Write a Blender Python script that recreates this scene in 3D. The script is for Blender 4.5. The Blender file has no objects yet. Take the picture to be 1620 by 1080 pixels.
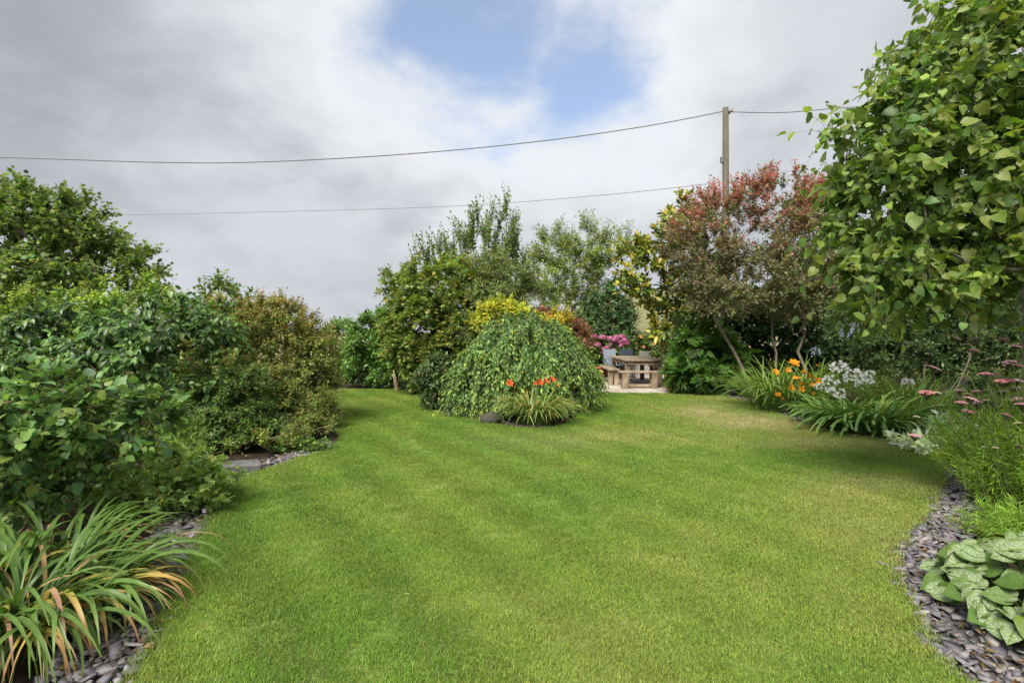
import bpy, bmesh, math
import numpy as np
from mathutils import Matrix, Vector

SC = bpy.context.scene
COL = SC.collection
R = math.radians
# ------------------------------------------------------------------ camera, sky, sun, exposure
H, F, HY = 1.55, 810.0, 525.0            # eye height (m), focal length and horizon row in photo pixels
cam = bpy.data.cameras.new('camera'); camo = bpy.data.objects.new('camera', cam); COL.objects.link(camo)
camo.location = (0, 0, H); camo.rotation_euler = (R(90), 0, 0)
cam.sensor_width = 36; cam.lens = 36 * F / 1620; cam.shift_y = -(540 - HY) / 1620
cam.clip_start = .05; cam.clip_end = 6000
SC.camera = camo

SUN_EL, SUN_AZ = 50, 203                  # azimuth clockwise from +Y (the viewing direction)
sl = bpy.data.lights.new('sun', 'SUN'); so = bpy.data.objects.new('sun', sl); COL.objects.link(so)
sl.energy = 3.4; sl.angle = R(28); sl.color = (1, .95, .87)
so.rotation_euler = (R(90 - SUN_EL), 0, R(180 - SUN_AZ) )
_d = Vector((math.sin(R(SUN_AZ)) * math.cos(R(SUN_EL)), math.cos(R(SUN_AZ)) * math.cos(R(SUN_EL)), math.sin(R(SUN_EL))))
so.rotation_euler = _d.to_track_quat('Z', 'Y').to_euler()

SC.view_settings.view_transform = 'Standard'; SC.view_settings.look = 'None'
SC.view_settings.gamma = 1; SC.view_settings.use_curve_mapping = False
SC.view_settings.exposure = .92
SC.render.engine = 'CYCLES'
SC.cycles.max_bounces = 6; SC.cycles.diffuse_bounces = 4; SC.cycles.glossy_bounces = 2
SC.cycles.transmission_bounces = 4; SC.cycles.transparent_max_bounces = 4
SC.cycles.sample_clamp_indirect = 4

def nd(nt, typ, **kw):
    n = nt.nodes.new(typ)
    for k, v in kw.items():
        if k in ('inputs',):
            for a, b in v.items(): n.inputs[a].default_value = b
        else: setattr(n, k, v)
    return n

def math_(nt, op, a, b=None, clamp=False):
    n = nd(nt, 'ShaderNodeMath', operation=op, use_clamp=clamp)
    for i, v in enumerate((a, b)):
        if v is None: continue
        if isinstance(v, (int, float)): n.inputs[i].default_value = v
        else: nt.links.new(v, n.inputs[i])
    return n.outputs[0]

def mixc(nt, f, a, b, blend='MIX'):
    n = nd(nt, 'ShaderNodeMix', data_type='RGBA', blend_type=blend)
    for k, v in ((0, f), (6, a), (7, b)):
        if isinstance(v, (int, float)): n.inputs[k].default_value = v
        elif isinstance(v, tuple): n.inputs[k].default_value = (*v[:3], 1)
        else: nt.links.new(v, n.inputs[k])
    return n.outputs[2]

def smooth(nt, v, lo, hi, a=0., b=1.):
    n = nd(nt, 'ShaderNodeMapRange', interpolation_type='SMOOTHSTEP')
    nt.links.new(v, n.inputs[0])
    for i, x in enumerate((lo, hi, a, b)): n.inputs[i + 1].default_value = x
    return n.outputs[0]

w = bpy.data.worlds.new('World'); SC.world = w; w.use_nodes = True
nt = w.node_tree; nt.nodes.clear()
out = nd(nt, 'ShaderNodeOutputWorld'); bg = nd(nt, 'ShaderNodeBackground'); nt.links.new(bg.outputs[0], out.inputs[0])
sky = nd(nt, 'ShaderNodeTexSky', sky_type='NISHITA', sun_disc=False, sun_elevation=R(SUN_EL), sun_rotation=R(SUN_AZ))
sky.ozone_density = 1.5; sky.dust_density = 1.0
blue = nd(nt, 'ShaderNodeVectorMath', operation='SCALE'); nt.links.new(sky.outputs[0], blue.inputs[0]); blue.inputs[3].default_value = .12
tc = nd(nt, 'ShaderNodeTexCoord')
sep = nd(nt, 'ShaderNodeSeparateXYZ'); nt.links.new(tc.outputs['Generated'], sep.inputs[0])
zz = math_(nt, 'ADD', math_(nt, 'MAXIMUM', sep.outputs[2], 0.0), .35)
pl = nd(nt, 'ShaderNodeCombineXYZ')
nt.links.new(math_(nt, 'DIVIDE', sep.outputs[0], zz), pl.inputs[0])
nt.links.new(math_(nt, 'DIVIDE', sep.outputs[1], zz), pl.inputs[1])
def wnoise(scale, detail, off, rough=.55, dist=0.):
    m = nd(nt, 'ShaderNodeVectorMath', operation='ADD'); nt.links.new(pl.outputs[0], m.inputs[0]); m.inputs[1].default_value = off
    n = nd(nt, 'ShaderNodeTexNoise'); nt.links.new(m.outputs[0], n.inputs[0])
    n.inputs['Scale'].default_value = scale; n.inputs['Detail'].default_value = detail
    n.inputs['Roughness'].default_value = rough; n.inputs['Distortion'].default_value = dist
    return n.outputs[0]
edge = wnoise(3.2, 9, (3.1, 1.7, 0), .58)
big = wnoise(1.1, 3, (7.3, 2.2, 0), .5)
fine = wnoise(2.6, 8, (1.3, 9.2, 0), .6, .4)
def bump(d, r):                                       # a break in the cloud round a direction of the sky
    d = Vector(d).normalized()
    v = nd(nt, 'ShaderNodeVectorMath', operation='DOT_PRODUCT'); nt.links.new(tc.outputs['Generated'], v.inputs[0]); v.inputs[1].default_value = d
    ang = math_(nt, 'ARCCOSINE', math_(nt, 'MINIMUM', v.outputs['Value'], .99999))
    return math_(nt, 'SUBTRACT', 1.0, math_(nt, 'DIVIDE', ang, R(r)))
holes = None
for d, r in (((-.04, 1, .55), 11), ((.12, 1, .48), 9.), ((-.12, 1, .64), 11), ((.9, -.6, .8), 15), ((-.9, -.5, .9), 14), ((.2, -.9, .6), 13), ((-1, .1, .5), 10), ((0, .3, 1), 12)):
    b = bump(d, r); holes = b if holes is None else math_(nt, 'MAXIMUM', holes, b)
gapv = math_(nt, 'ADD', holes, math_(nt, 'MULTIPLY', math_(nt, 'SUBTRACT', edge, .5), 2.6))
gap = math_(nt, 'MULTIPLY', smooth(nt, gapv, -.15, .85), .82)
near = smooth(nt, gapv, -1.5, .15)                    # thin, bright cloud next to a break
shade = math_(nt, 'ADD', math_(nt, 'MULTIPLY', big, .6), math_(nt, 'MULTIPLY', fine, .4))
body = mixc(nt, smooth(nt, shade, .36, .62), (.215, .225, .25), (.365, .378, .40))
body = mixc(nt, math_(nt, 'MULTIPLY', near, .85), body, (.49, .50, .515))
body = mixc(nt, math_(nt, 'MULTIPLY', smooth(nt, sep.outputs[2], .34, .02), .6), body, (.37, .385, .41))   # air thickens to a pale even grey at the horizon
skyc = mixc(nt, gap, body, blue.outputs[0])
nt.links.new(skyc, bg.inputs[0]); bg.inputs[1].default_value = 1.0

# ------------------------------------------------------------------ helpers
rng = np.random.default_rng(11)
def P(px, py, Y): return np.array([(px - 810) / F * Y, Y, H - (py - HY) / F * Y])
def G(px, py):
    Y = F * H / (py - HY); return np.array([(px - 810) / F * Y, Y, 0.])
def norm(v): return v / np.maximum(np.linalg.norm(v, axis=-1, keepdims=True), 1e-9)
UP = np.array([0, 0, 1.])

def mesh_data(name, V, tri=None, quad=None, mat=None, col=None, luv=None, smooth_=False):
    me = bpy.data.meshes.new(name)
    V = np.asarray(V, np.float32)
    tri = np.zeros((0, 3), np.int32) if tri is None else np.asarray(tri, np.int32)
    quad = np.zeros((0, 4), np.int32) if quad is None else np.asarray(quad, np.int32)
    nl = tri.size + quad.size
    me.vertices.add(len(V)); me.vertices.foreach_set('co', V.ravel())
    me.loops.add(nl); me.loops.foreach_set('vertex_index', np.concatenate([tri.ravel(), quad.ravel()]))
    me.polygons.add(len(tri) + len(quad))
    me.polygons.foreach_set('loop_start', np.concatenate([np.arange(len(tri)) * 3, tri.size + np.arange(len(quad)) * 4]).astype(np.int32))
    me.polygons.foreach_set('loop_total', np.concatenate([np.full(len(tri), 3), np.full(len(quad), 4)]).astype(np.int32))
    if smooth_: me.polygons.foreach_set('use_smooth', np.ones(len(tri) + len(quad), bool))
    if col is not None:
        a = me.attributes.new('Col', 'FLOAT_COLOR', 'POINT')
        c = np.ones((len(V), 4), np.float32); c[:, :3] = col; a.data.foreach_set('color', c.ravel())
    if luv is not None:
        a = me.attributes.new('luv', 'FLOAT_VECTOR', 'POINT'); a.data.foreach_set('vector', np.asarray(luv, np.float32).ravel())
    me.update(); me.validate()
    if mat: me.materials.append(mat)
    return me

def link(name, data, parent=None, loc=None):
    o = bpy.data.objects.new(name, data); COL.objects.link(o)
    if parent is not None: o.parent = parent
    if loc is not None: o.location = loc
    return o

def tag(o, label=None, cat=None, group=None, kind=None):
    if label: o['label'] = label
    if cat: o['category'] = cat
    if group: o['group'] = group
    if kind: o['kind'] = kind
    return o

def root(name, loc, label, cat, group=None):
    o = bpy.data.objects.new(name, None); COL.objects.link(o); o.location = [float(x) for x in loc]; o.empty_display_size = .1
    return tag(o, label, cat, group)

class Acc:                                            # collects pieces of one mesh
    def __init__(s): s.V = []; s.T = []; s.Q = []; s.C = []; s.n = 0
    def add(s, V, tri=None, quad=None, col=(1, 1, 1)):
        V = np.asarray(V, float)
        if tri is not None and len(tri): s.T.append(np.asarray(tri) + s.n)
        if quad is not None and len(quad): s.Q.append(np.asarray(quad) + s.n)
        s.V.append(V); s.C.append(np.broadcast_to(np.asarray(col, float), V.shape)); s.n += len(V)
    def data(s, name, mat, off=(0, 0, 0), smooth_=False):
        return mesh_data(name, np.concatenate(s.V) - np.asarray(off), np.concatenate(s.T) if s.T else None,
                         np.concatenate(s.Q) if s.Q else None, mat, np.concatenate(s.C), None, smooth_)

def tube(acc, pts, rad, sides=5, col=(1, 1, 1), cap=True):
    pts = np.asarray(pts, float); n = len(pts); rad = np.broadcast_to(np.asarray(rad, float), (n,))
    t = norm(np.gradient(pts, axis=0)); ref = np.array([.3, .9, .1]) if abs(t[0][2]) > .8 else UP
    a = norm(np.cross(t, ref)); b = np.cross(t, a)
    an = np.arange(sides) * 2 * math.pi / sides
    V = pts[:, None] + rad[:, None, None] * (np.cos(an)[None, :, None] * a[:, None] + np.sin(an)[None, :, None] * b[:, None])
    i = np.arange(n - 1)[:, None] * sides; j = np.arange(sides)[None]; k = (j + 1) % sides
    q = np.stack([i + j, i + k, i + sides + k, i + sides + j], -1).reshape(-1, 4)
    V = V.reshape(-1, 3); tri = None
    if cap:
        V = np.concatenate([V, pts[-1:]]); b0 = (n - 1) * sides
        tri = np.array([[b0 + x, b0 + (x + 1) % sides, n * sides] for x in range(sides)])
    acc.add(V, tri, q, col)

def box_bm(sx, sy, sz, bev=.006):
    bm = bmesh.new(); bmesh.ops.create_cube(bm, size=1)
    bmesh.ops.scale(bm, vec=(sx, sy, sz), verts=bm.verts)
    if bev: bmesh.ops.bevel(bm, geom=bm.edges[:], offset=bev, segments=1, affect='EDGES')
    return bm
_boxes = {}
def box(name, size, loc, mat, parent=None, rot=(0, 0, 0), bev=.006):
    key = (tuple(round(x, 4) for x in size), mat.name, bev)
    if key not in _boxes:
        bm = box_bm(*size, bev); me = bpy.data.meshes.new(name); bm.to_mesh(me); bm.free(); me.materials.append(mat); _boxes[key] = me
    o = link(name, _boxes[key], parent, loc); o.rotation_euler = rot
    return o

# ------------------------------------------------------------------ materials
def new_mat(name):
    m = bpy.data.materials.new(name); m.use_nodes = True; t = m.node_tree; t.nodes.clear()
    o = nd(t, 'ShaderNodeOutputMaterial'); return m, t, o

def tex_noise(t, scale, detail=4, coord='Object', rough=.55):
    c = nd(t, 'ShaderNodeTexCoord'); n = nd(t, 'ShaderNodeTexNoise')
    t.links.new(c.outputs[coord], n.inputs[0]); n.inputs['Scale'].default_value = scale; n.inputs['Detail'].default_value = detail
    n.inputs['Roughness'].default_value = rough
    return n

def leaf_mat(name, rough=.48, trans=.36, spec=.4, vein=.25, back=.35, mottled=None):
    m, t, o = new_mat(name)
    at = nd(t, 'ShaderNodeAttribute', attribute_name='Col')
    c = at.outputs['Color']
    lu = nd(t, 'ShaderNodeAttribute', attribute_name='luv'); sp = nd(t, 'ShaderNodeSeparateXYZ'); t.links.new(lu.outputs['Vector'], sp.inputs[0])
    ay = math_(t, 'ABSOLUTE', sp.outputs[1])
    mid = math_(t, 'SUBTRACT', 1, smooth(t, ay, .0, .035))
    v = math_(t, 'SUBTRACT', math_(t, 'MULTIPLY', sp.outputs[0], 7.), math_(t, 'MULTIPLY', ay, 6.))
    fr = math_(t, 'ABSOLUTE', math_(t, 'SUBTRACT', math_(t, 'FRACT', v), .5))
    side = math_(t, 'MULTIPLY', math_(t, 'SUBTRACT', 1, smooth(t, fr, .02, .1)), .7)
    vv = math_(t, 'MULTIPLY', math_(t, 'MAXIMUM', mid, side), vein)
    if mottled:                                       # silvered blade with green veins
        n0 = tex_noise(t, 7, 3)
        vo = nd(t, 'ShaderNodeTexVoronoi', feature='DISTANCE_TO_EDGE'); t.links.new(lu.outputs['Vector'], vo.inputs['Vector']); vo.inputs['Scale'].default_value = 9
        v2 = math_(t, 'ADD', math_(t, 'SUBTRACT', math_(t, 'MULTIPLY', sp.outputs[0], 4.5), math_(t, 'MULTIPLY', ay, 5.)), math_(t, 'MULTIPLY', n0.outputs[0], .9))
        fr2 = math_(t, 'ABSOLUTE', math_(t, 'SUBTRACT', math_(t, 'FRACT', v2), .5))
        net = math_(t, 'MULTIPLY', smooth(t, vo.outputs['Distance'], .0, .09), smooth(t, fr2, .0, .13))
        f = math_(t, 'MULTIPLY', math_(t, 'MULTIPLY', net, smooth(t, ay, .008, .05)), smooth(t, n0.outputs[0], .2, .5))
        rim = math_(t, 'SUBTRACT', 1, smooth(t, math_(t, 'ADD', ay, math_(t, 'MULTIPLY', n0.outputs[0], .1)), .34, .46))
        f = math_(t, 'MULTIPLY', math_(t, 'MULTIPLY', f, rim), .85)
        at2 = nd(t, 'ShaderNodeObjectInfo')
        f = math_(t, 'MULTIPLY', f, smooth(t, at2.outputs['Random'], .12, .3))
        c = mixc(t, f, c, mottled)
    else:
        lt = mixc(t, 1.0, c, (1.7, 1.6, 1.5), 'MULTIPLY')
        c = mixc(t, vv, c, lt)
    n = tex_noise(t, 9, 2)
    hs = nd(t, 'ShaderNodeHueSaturation'); t.links.new(c, hs.inputs['Color'])
    t.links.new(smooth(t, n.outputs[0], .25, .75, .78, 1.22), hs.inputs['Value'])
    c = hs.outputs[0]
    ge = nd(t, 'ShaderNodeNewGeometry')
    pale = mixc(t, .45, c, (.17, .2, .12))
    c2 = mixc(t, math_(t, 'MULTIPLY', ge.outputs['Backfacing'], back), c, pale)
    p = nd(t, 'ShaderNodeBsdfPrincipled'); t.links.new(c2, p.inputs['Base Color']); p.inputs['Roughness'].default_value = rough
    p.inputs['Specular IOR Level'].default_value = spec
    tr = nd(t, 'ShaderNodeBsdfTranslucent'); t.links.new(mixc(t, 1.0, c, (1.5, 1.5, .7), 'MULTIPLY'), tr.inputs[0])
    mx = nd(t, 'ShaderNodeMixShader'); mx.inputs[0].default_value = trans
    t.links.new(p.outputs[0], mx.inputs[1]); t.links.new(tr.outputs[0], mx.inputs[2]); t.links.new(mx.outputs[0], o.inputs[0])
    return m

def attr_mat(name, rough=.7, spec=.3, trans=0., noise=.25, scale=30, bumps=0.):
    m, t, o = new_mat(name)
    at = nd(t, 'ShaderNodeAttribute', attribute_name='Col'); n = tex_noise(t, scale, 4)
    hs = nd(t, 'ShaderNodeHueSaturation'); t.links.new(at.outputs['Color'], hs.inputs['Color'])
    t.links.new(smooth(t, n.outputs[0], .25, .75, 1 - noise, 1 + noise), hs.inputs['Value'])
    p = nd(t, 'ShaderNodeBsdfPrincipled'); t.links.new(hs.outputs[0], p.inputs['Base Color']); p.inputs['Roughness'].default_value = rough
    p.inputs['Specular IOR Level'].default_value = spec
    if bumps:
        b = nd(t, 'ShaderNodeBump'); b.inputs[0].default_value = bumps; b.inputs['Distance'].default_value = .01
        t.links.new(n.outputs[0], b.inputs['Height']); t.links.new(b.outputs[0], p.inputs['Normal'])
    sh = p.outputs[0]
    if trans:
        tr = nd(t, 'ShaderNodeBsdfTranslucent'); t.links.new(hs.outputs[0], tr.inputs[0])
        mx = nd(t, 'ShaderNodeMixShader'); mx.inputs[0].default_value = trans
        t.links.new(sh, mx.inputs[1]); t.links.new(tr.outputs[0], mx.inputs[2]); sh = mx.outputs[0]
    t.links.new(sh, o.inputs[0]); return m

def mottle_mat(name, cols, scale, rough=.85, bumps=.4, stretch=(1, 1, 1), spec=.25, rand=0.):
    m, t, o = new_mat(name)
    c = nd(t, 'ShaderNodeTexCoord'); mp = nd(t, 'ShaderNodeMapping'); t.links.new(c.outputs['Object'], mp.inputs[0]); mp.inputs['Scale'].default_value = stretch
    n = nd(t, 'ShaderNodeTexNoise'); t.links.new(mp.outputs[0], n.inputs[0]); n.inputs['Scale'].default_value = scale; n.inputs['Detail'].default_value = 7; n.inputs['Roughness'].default_value = .62
    r = nd(t, 'ShaderNodeValToRGB'); t.links.new(n.outputs[0], r.inputs[0]); els = r.color_ramp.elements
    while len(els) < len(cols): els.new(.5)
    for i, cc in enumerate(cols): els[i].position = .28 + .44 * i / (len(cols) - 1); els[i].color = (*cc, 1)
    cc = r.outputs[0]
    if rand:
        oi = nd(t, 'ShaderNodeObjectInfo'); hs = nd(t, 'ShaderNodeHueSaturation'); t.links.new(cc, hs.inputs['Color'])
        t.links.new(smooth(t, oi.outputs['Random'], 0, 1, 1 - rand, 1 + rand), hs.inputs['Value']); cc = hs.outputs[0]
    p = nd(t, 'ShaderNodeBsdfPrincipled'); t.links.new(cc, p.inputs['Base Color']); p.inputs['Roughness'].default_value = rough; p.inputs['Specular IOR Level'].default_value = spec
    b = nd(t, 'ShaderNodeBump'); b.inputs[0].default_value = bumps; b.inputs['Distance'].default_value = .02
    t.links.new(n.outputs[0], b.inputs['Height']); t.links.new(b.outputs[0], p.inputs['Normal']); t.links.new(p.outputs[0], o.inputs[0])
    return m

M_LEAF = leaf_mat('leaf')
M_GLOSS = leaf_mat('glossy_leaf', rough=.38, trans=.24, spec=.4)
M_SOFT = leaf_mat('soft_leaf', rough=.6, trans=.42, spec=.25)
M_STRAP = leaf_mat('strap_leaf', rough=.42, trans=.28, spec=.4, vein=.0)
M_SILVER = leaf_mat('silvered_leaf', rough=.6, trans=.12, spec=.25, mottled=(.30, .36, .22))
M_PETAL = attr_mat('petal', rough=.6, spec=.2, trans=.3, noise=.12)
M_BARK = attr_mat('bark', rough=.9, spec=.2, noise=.4, scale=22, bumps=.6)
M_SLATE = attr_mat('slate', rough=.62, spec=.35, noise=.22, scale=26, bumps=.25)
M_STONE = mottle_mat('garden_stone', [(.10, .095, .09), (.26, .25, .235), (.38, .37, .34)], 6, rand=.3)
M_WALLSTONE = mottle_mat('wall_stone', [(.06, .055, .045), (.15, .13, .10), (.25, .22, .175)], 5, rand=.35)
M_BLOCK = mottle_mat('grey_block', [(.07, .07, .07), (.13, .13, .128), (.19, .185, .18)], 9)
M_SLAB = mottle_mat('paving_slab', [(.33, .28, .235), (.44, .38, .32), (.50, .45, .39)], 3, bumps=.1, rand=.12)
M_WOOD = mottle_mat('weathered_wood', [(.13, .095, .06), (.26, .2, .135), (.36, .3, .22)], 7, bumps=.3, stretch=(1, 1, 1), rand=.18)
M_POLE = mottle_mat('pole_wood', [(.06, .05, .04), (.115, .098, .078), (.17, .147, .117)], 9, bumps=.4, stretch=(6, 6, .5))
M_TERRA = mottle_mat('terracotta', [(.30, .085, .04), (.42, .13, .06)], 5, bumps=.1)
M_GREYM = mottle_mat('grey_chair_fabric', [(.2, .235, .28), (.26, .295, .34)], 30, bumps=.05)
M_DARKM = mottle_mat('dark_chair_fabric', [(.03, .035, .05), (.045, .05, .065)], 30, bumps=.05)
M_WHITE = mottle_mat('white_render', [(.27, .265, .24), (.36, .35, .325)], 4, bumps=.1)
M_WIRE = mottle_mat('cable', [(.2, .2, .21), (.25, .25, .26)], 4, bumps=0)
M_METAL = mottle_mat('bracket_metal', [(.12, .12, .12), (.2, .2, .2)], 12, bumps=.1, rough=.5)

# ------------------------------------------------------------------ leaf templates (base at 0, tip at x = 1, width along y, face +z)
def T_diamond(wd=.5, fold=.1):
    V = np.array([[0, 0, 0], [.45, wd / 2, fold], [1, 0, -.06], [.45, -wd / 2, fold]]); return V, np.array([[0, 2, 1], [0, 3, 2]])
def T_ovate(wd=.55, fold=.09, curl=.12, b=.34):
    V = np.array([[0, 0, 0], [b, wd * .5, fold], [.7, wd * .36, fold * .7 - curl * .4], [1, 0, -curl], [.7, -wd * .36, fold * .7 - curl * .4], [b, -wd * .5, fold], [.5, 0, .0]])
    return V, np.array([[0, 6, 1], [6, 2, 1], [6, 3, 2], [0, 5, 6], [6, 5, 4], [6, 4, 3]])
def T_heart(wd=.9, fold=.07, curl=.16, n=7, lobe=.12, wavy=.03):
    xs = np.array([0, -lobe * .7, -lobe * .2, .16, .36, .58, .78, .9, 1.]); ys = np.array([0, .17, .34, .49, .5, .39, .2, .075, 0])
    u = np.linspace(0, 8, n); x = np.interp(u, np.arange(9), xs); y = np.interp(u, np.arange(9), ys) * wd
    V = [[0, 0, 0]]; mids = []; L = []; Rr = []
    for i in range(1, n - 1):
        z = fold * (y[i] / (wd * .5)) ** 2 - curl * max(x[i], 0) ** 2
        L.append(len(V)); V.append([x[i], y[i], z + wavy * math.sin(i * 2.3)]); Rr.append(len(V)); V.append([x[i], -y[i], z - wavy * math.sin(i * 1.7 + 1)])
        mids.append(len(V)); V.append([max(.03 + .02 * i, x[i]), 0, -curl * max(x[i], 0) ** 2 - .01])
    tip = len(V); V.append([1, 0, -curl])
    T = [[0, mids[0], L[0]], [0, Rr[0], mids[0]]]
    for i in range(n - 3):
        T += [[mids[i], mids[i + 1], L[i]], [mids[i + 1], L[i + 1], L[i]], [mids[i], Rr[i], mids[i + 1]], [mids[i + 1], Rr[i], Rr[i + 1]]]
    T += [[mids[-1], tip, L[-1]], [mids[-1], Rr[-1], tip]]
    return np.array(V, float), np.array(T)
def T_palm(lobes=5, depth=.45, spread=115, wd=1.0):
    V = [[.3, 0, .04]]
    an = np.linspace(-spread, spread, lobes)
    for i, a in enumerate(an):
        l = .7 * (1 - .35 * abs(a) / spread)
        V.append([.3 + l * math.cos(R(a)), wd * l * math.sin(R(a)), -.06])
        if i < lobes - 1:
            m = (a + an[i + 1]) / 2; V.append([.3 + .7 * depth * math.cos(R(m)), wd * .7 * depth * math.sin(R(m)), .04])
    V.append([0, 0, 0]); n = len(V)
    return np.array(V, float), np.array([[0, i, i + 1] for i in range(1, n - 1)] + [[0, n - 1, 1]])
def T_spray(k=7, wd=.17, ll=.42):                     # a compound leaf: leaflets along a stalk
    Vs, Ts = [], []; n = 0; v0, t0 = T_ovate(wd * 2, .05, .08)
    for i in range(k):
        if i == k - 1: a, x = 0, .6
        else: a, x = (1 if i % 2 else -1) * R(52 - 6 * (i // 2)), .12 + .5 * (i // 2) / max(1, (k - 1) // 2)
        c, s = math.cos(a), math.sin(a); V = v0 * ll
        Vs.append(np.stack([x + V[:, 0] * c - V[:, 1] * s, V[:, 0] * s + V[:, 1] * c, V[:, 2] - .12 * x], 1)); Ts.append(t0 + n); n += len(v0)
    return np.concatenate(Vs), np.concatenate(Ts)

# ------------------------------------------------------------------ plants
LEAFK = 1.85
def ell(px, py, Y, rx, ry, rd):                       # crown volume: photo centre at a chosen distance, radii px, px, metres
    c = P(px, py, Y); return (c, np.array([rx / F * Y, rd, ry / F * Y]))

def sample_ells(ells, n, shell, rg):
    w_ = np.array([np.prod(e[1]) ** .8 for e in ells]); idx = rg.choice(len(ells), n, p=w_ / w_.sum())
    C = np.array([e[0] for e in ells])[idx]; Rr = np.array([e[1] for e in ells])[idx]
    d = norm(rg.normal(size=(n, 3))); r = 1 - (1 - rg.random(n) ** (1 / 3.)) * (1 - shell) - shell * .5 * rg.random(n) ** 2.2
    # drop what lies deep inside another volume
    pts = C + d * Rr * r[:, None]; keep = np.ones(n, bool)
    for j, e in enumerate(ells):
        q = np.linalg.norm((pts - e[0]) / e[1], axis=1); keep &= ~((q < .55) & (idx != j) & (rg.random(n) < .8))
    ground = pts[:, 2] > .08
    keep &= ground
    return pts[keep], norm(d / Rr)[keep], r[keep]

def leaf_frames(d, nref, roll):
    n = nref - d * np.sum(nref * d, 1, keepdims=True); n = norm(n); s = np.cross(n, d)
    return np.stack([d, s, n], 2)                     # columns

def place_leaves(tmpl, pos, fr, size, col):
    V0, T0 = tmpl; N = len(pos)
    V = np.einsum('nij,kj->nki', fr, V0) * size[:, None, None] + pos[:, None]
    T = T0[None] + (np.arange(N) * len(V0))[:, None, None]
    C = np.repeat(col, len(V0), 0); L = np.tile(np.stack([V0[:, 0], V0[:, 1], V0[:, 2] * 0], 1), (N, 1))
    return V.reshape(-1, 3), T.reshape(-1, 3), C, L

def pick_visible(pos, size, k):                       # the k leaves that show largest: nearest in each small cell of view
    px = pos[:, 0] / pos[:, 1] * F + 810; py = HY - (pos[:, 2] - H) / pos[:, 1] * F
    s = size * F / pos[:, 1]; ok = (px > -10) & (px < 1630) & (py > -10) & (py < 1090)
    cell = np.round(px / 9).astype(int) * 10000 + np.round(py / 9).astype(int)
    order = np.argsort(pos[:, 1]); first = {}
    for i in order:
        if ok[i]: first.setdefault(cell[i], i)
    c = np.array(list(first.values()), int)
    return c[np.argsort(-s[c])][:k]

def leaf_objects(parent, base, tmpl, pos, fr, size, col, mat, sel, name='leaf'):
    k = min(10, len(sel)); pal = col[rng.choice(sel, k, replace=False)]
    ms = [mesh_data(name, tmpl[0], tmpl[1], None, mat, np.repeat(p[None], len(tmpl[0]), 0), np.stack([tmpl[0][:, 0], tmpl[0][:, 1], tmpl[0][:, 0] * 0], 1), True) for p in pal]
    for i in sel:
        j = int(np.argmin(np.abs(pal - col[i]).sum(1))); o = link(name, ms[j], parent)
        m = fr[i] * size[i]; q = pos[i] - base
        o.matrix_local = Matrix([[m[0, 0], m[0, 1], m[0, 2], q[0]], [m[1, 0], m[1, 1], m[1, 2], q[1]], [m[2, 0], m[2, 1], m[2, 2], q[2]], [0, 0, 0, 1]])

def palette(pal, n, rg, jit=.22):
    w_ = np.array([p[1] for p in pal], float); i = rg.choice(len(pal), n, p=w_ / w_.sum())
    c = np.array([p[0] for p in pal])[i] * LEAFK; return c * (1 + rg.normal(size=(n, 1)) * jit).clip(.45, 1.7) * (1 + rg.normal(size=(n, 3)) * .06)

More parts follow.
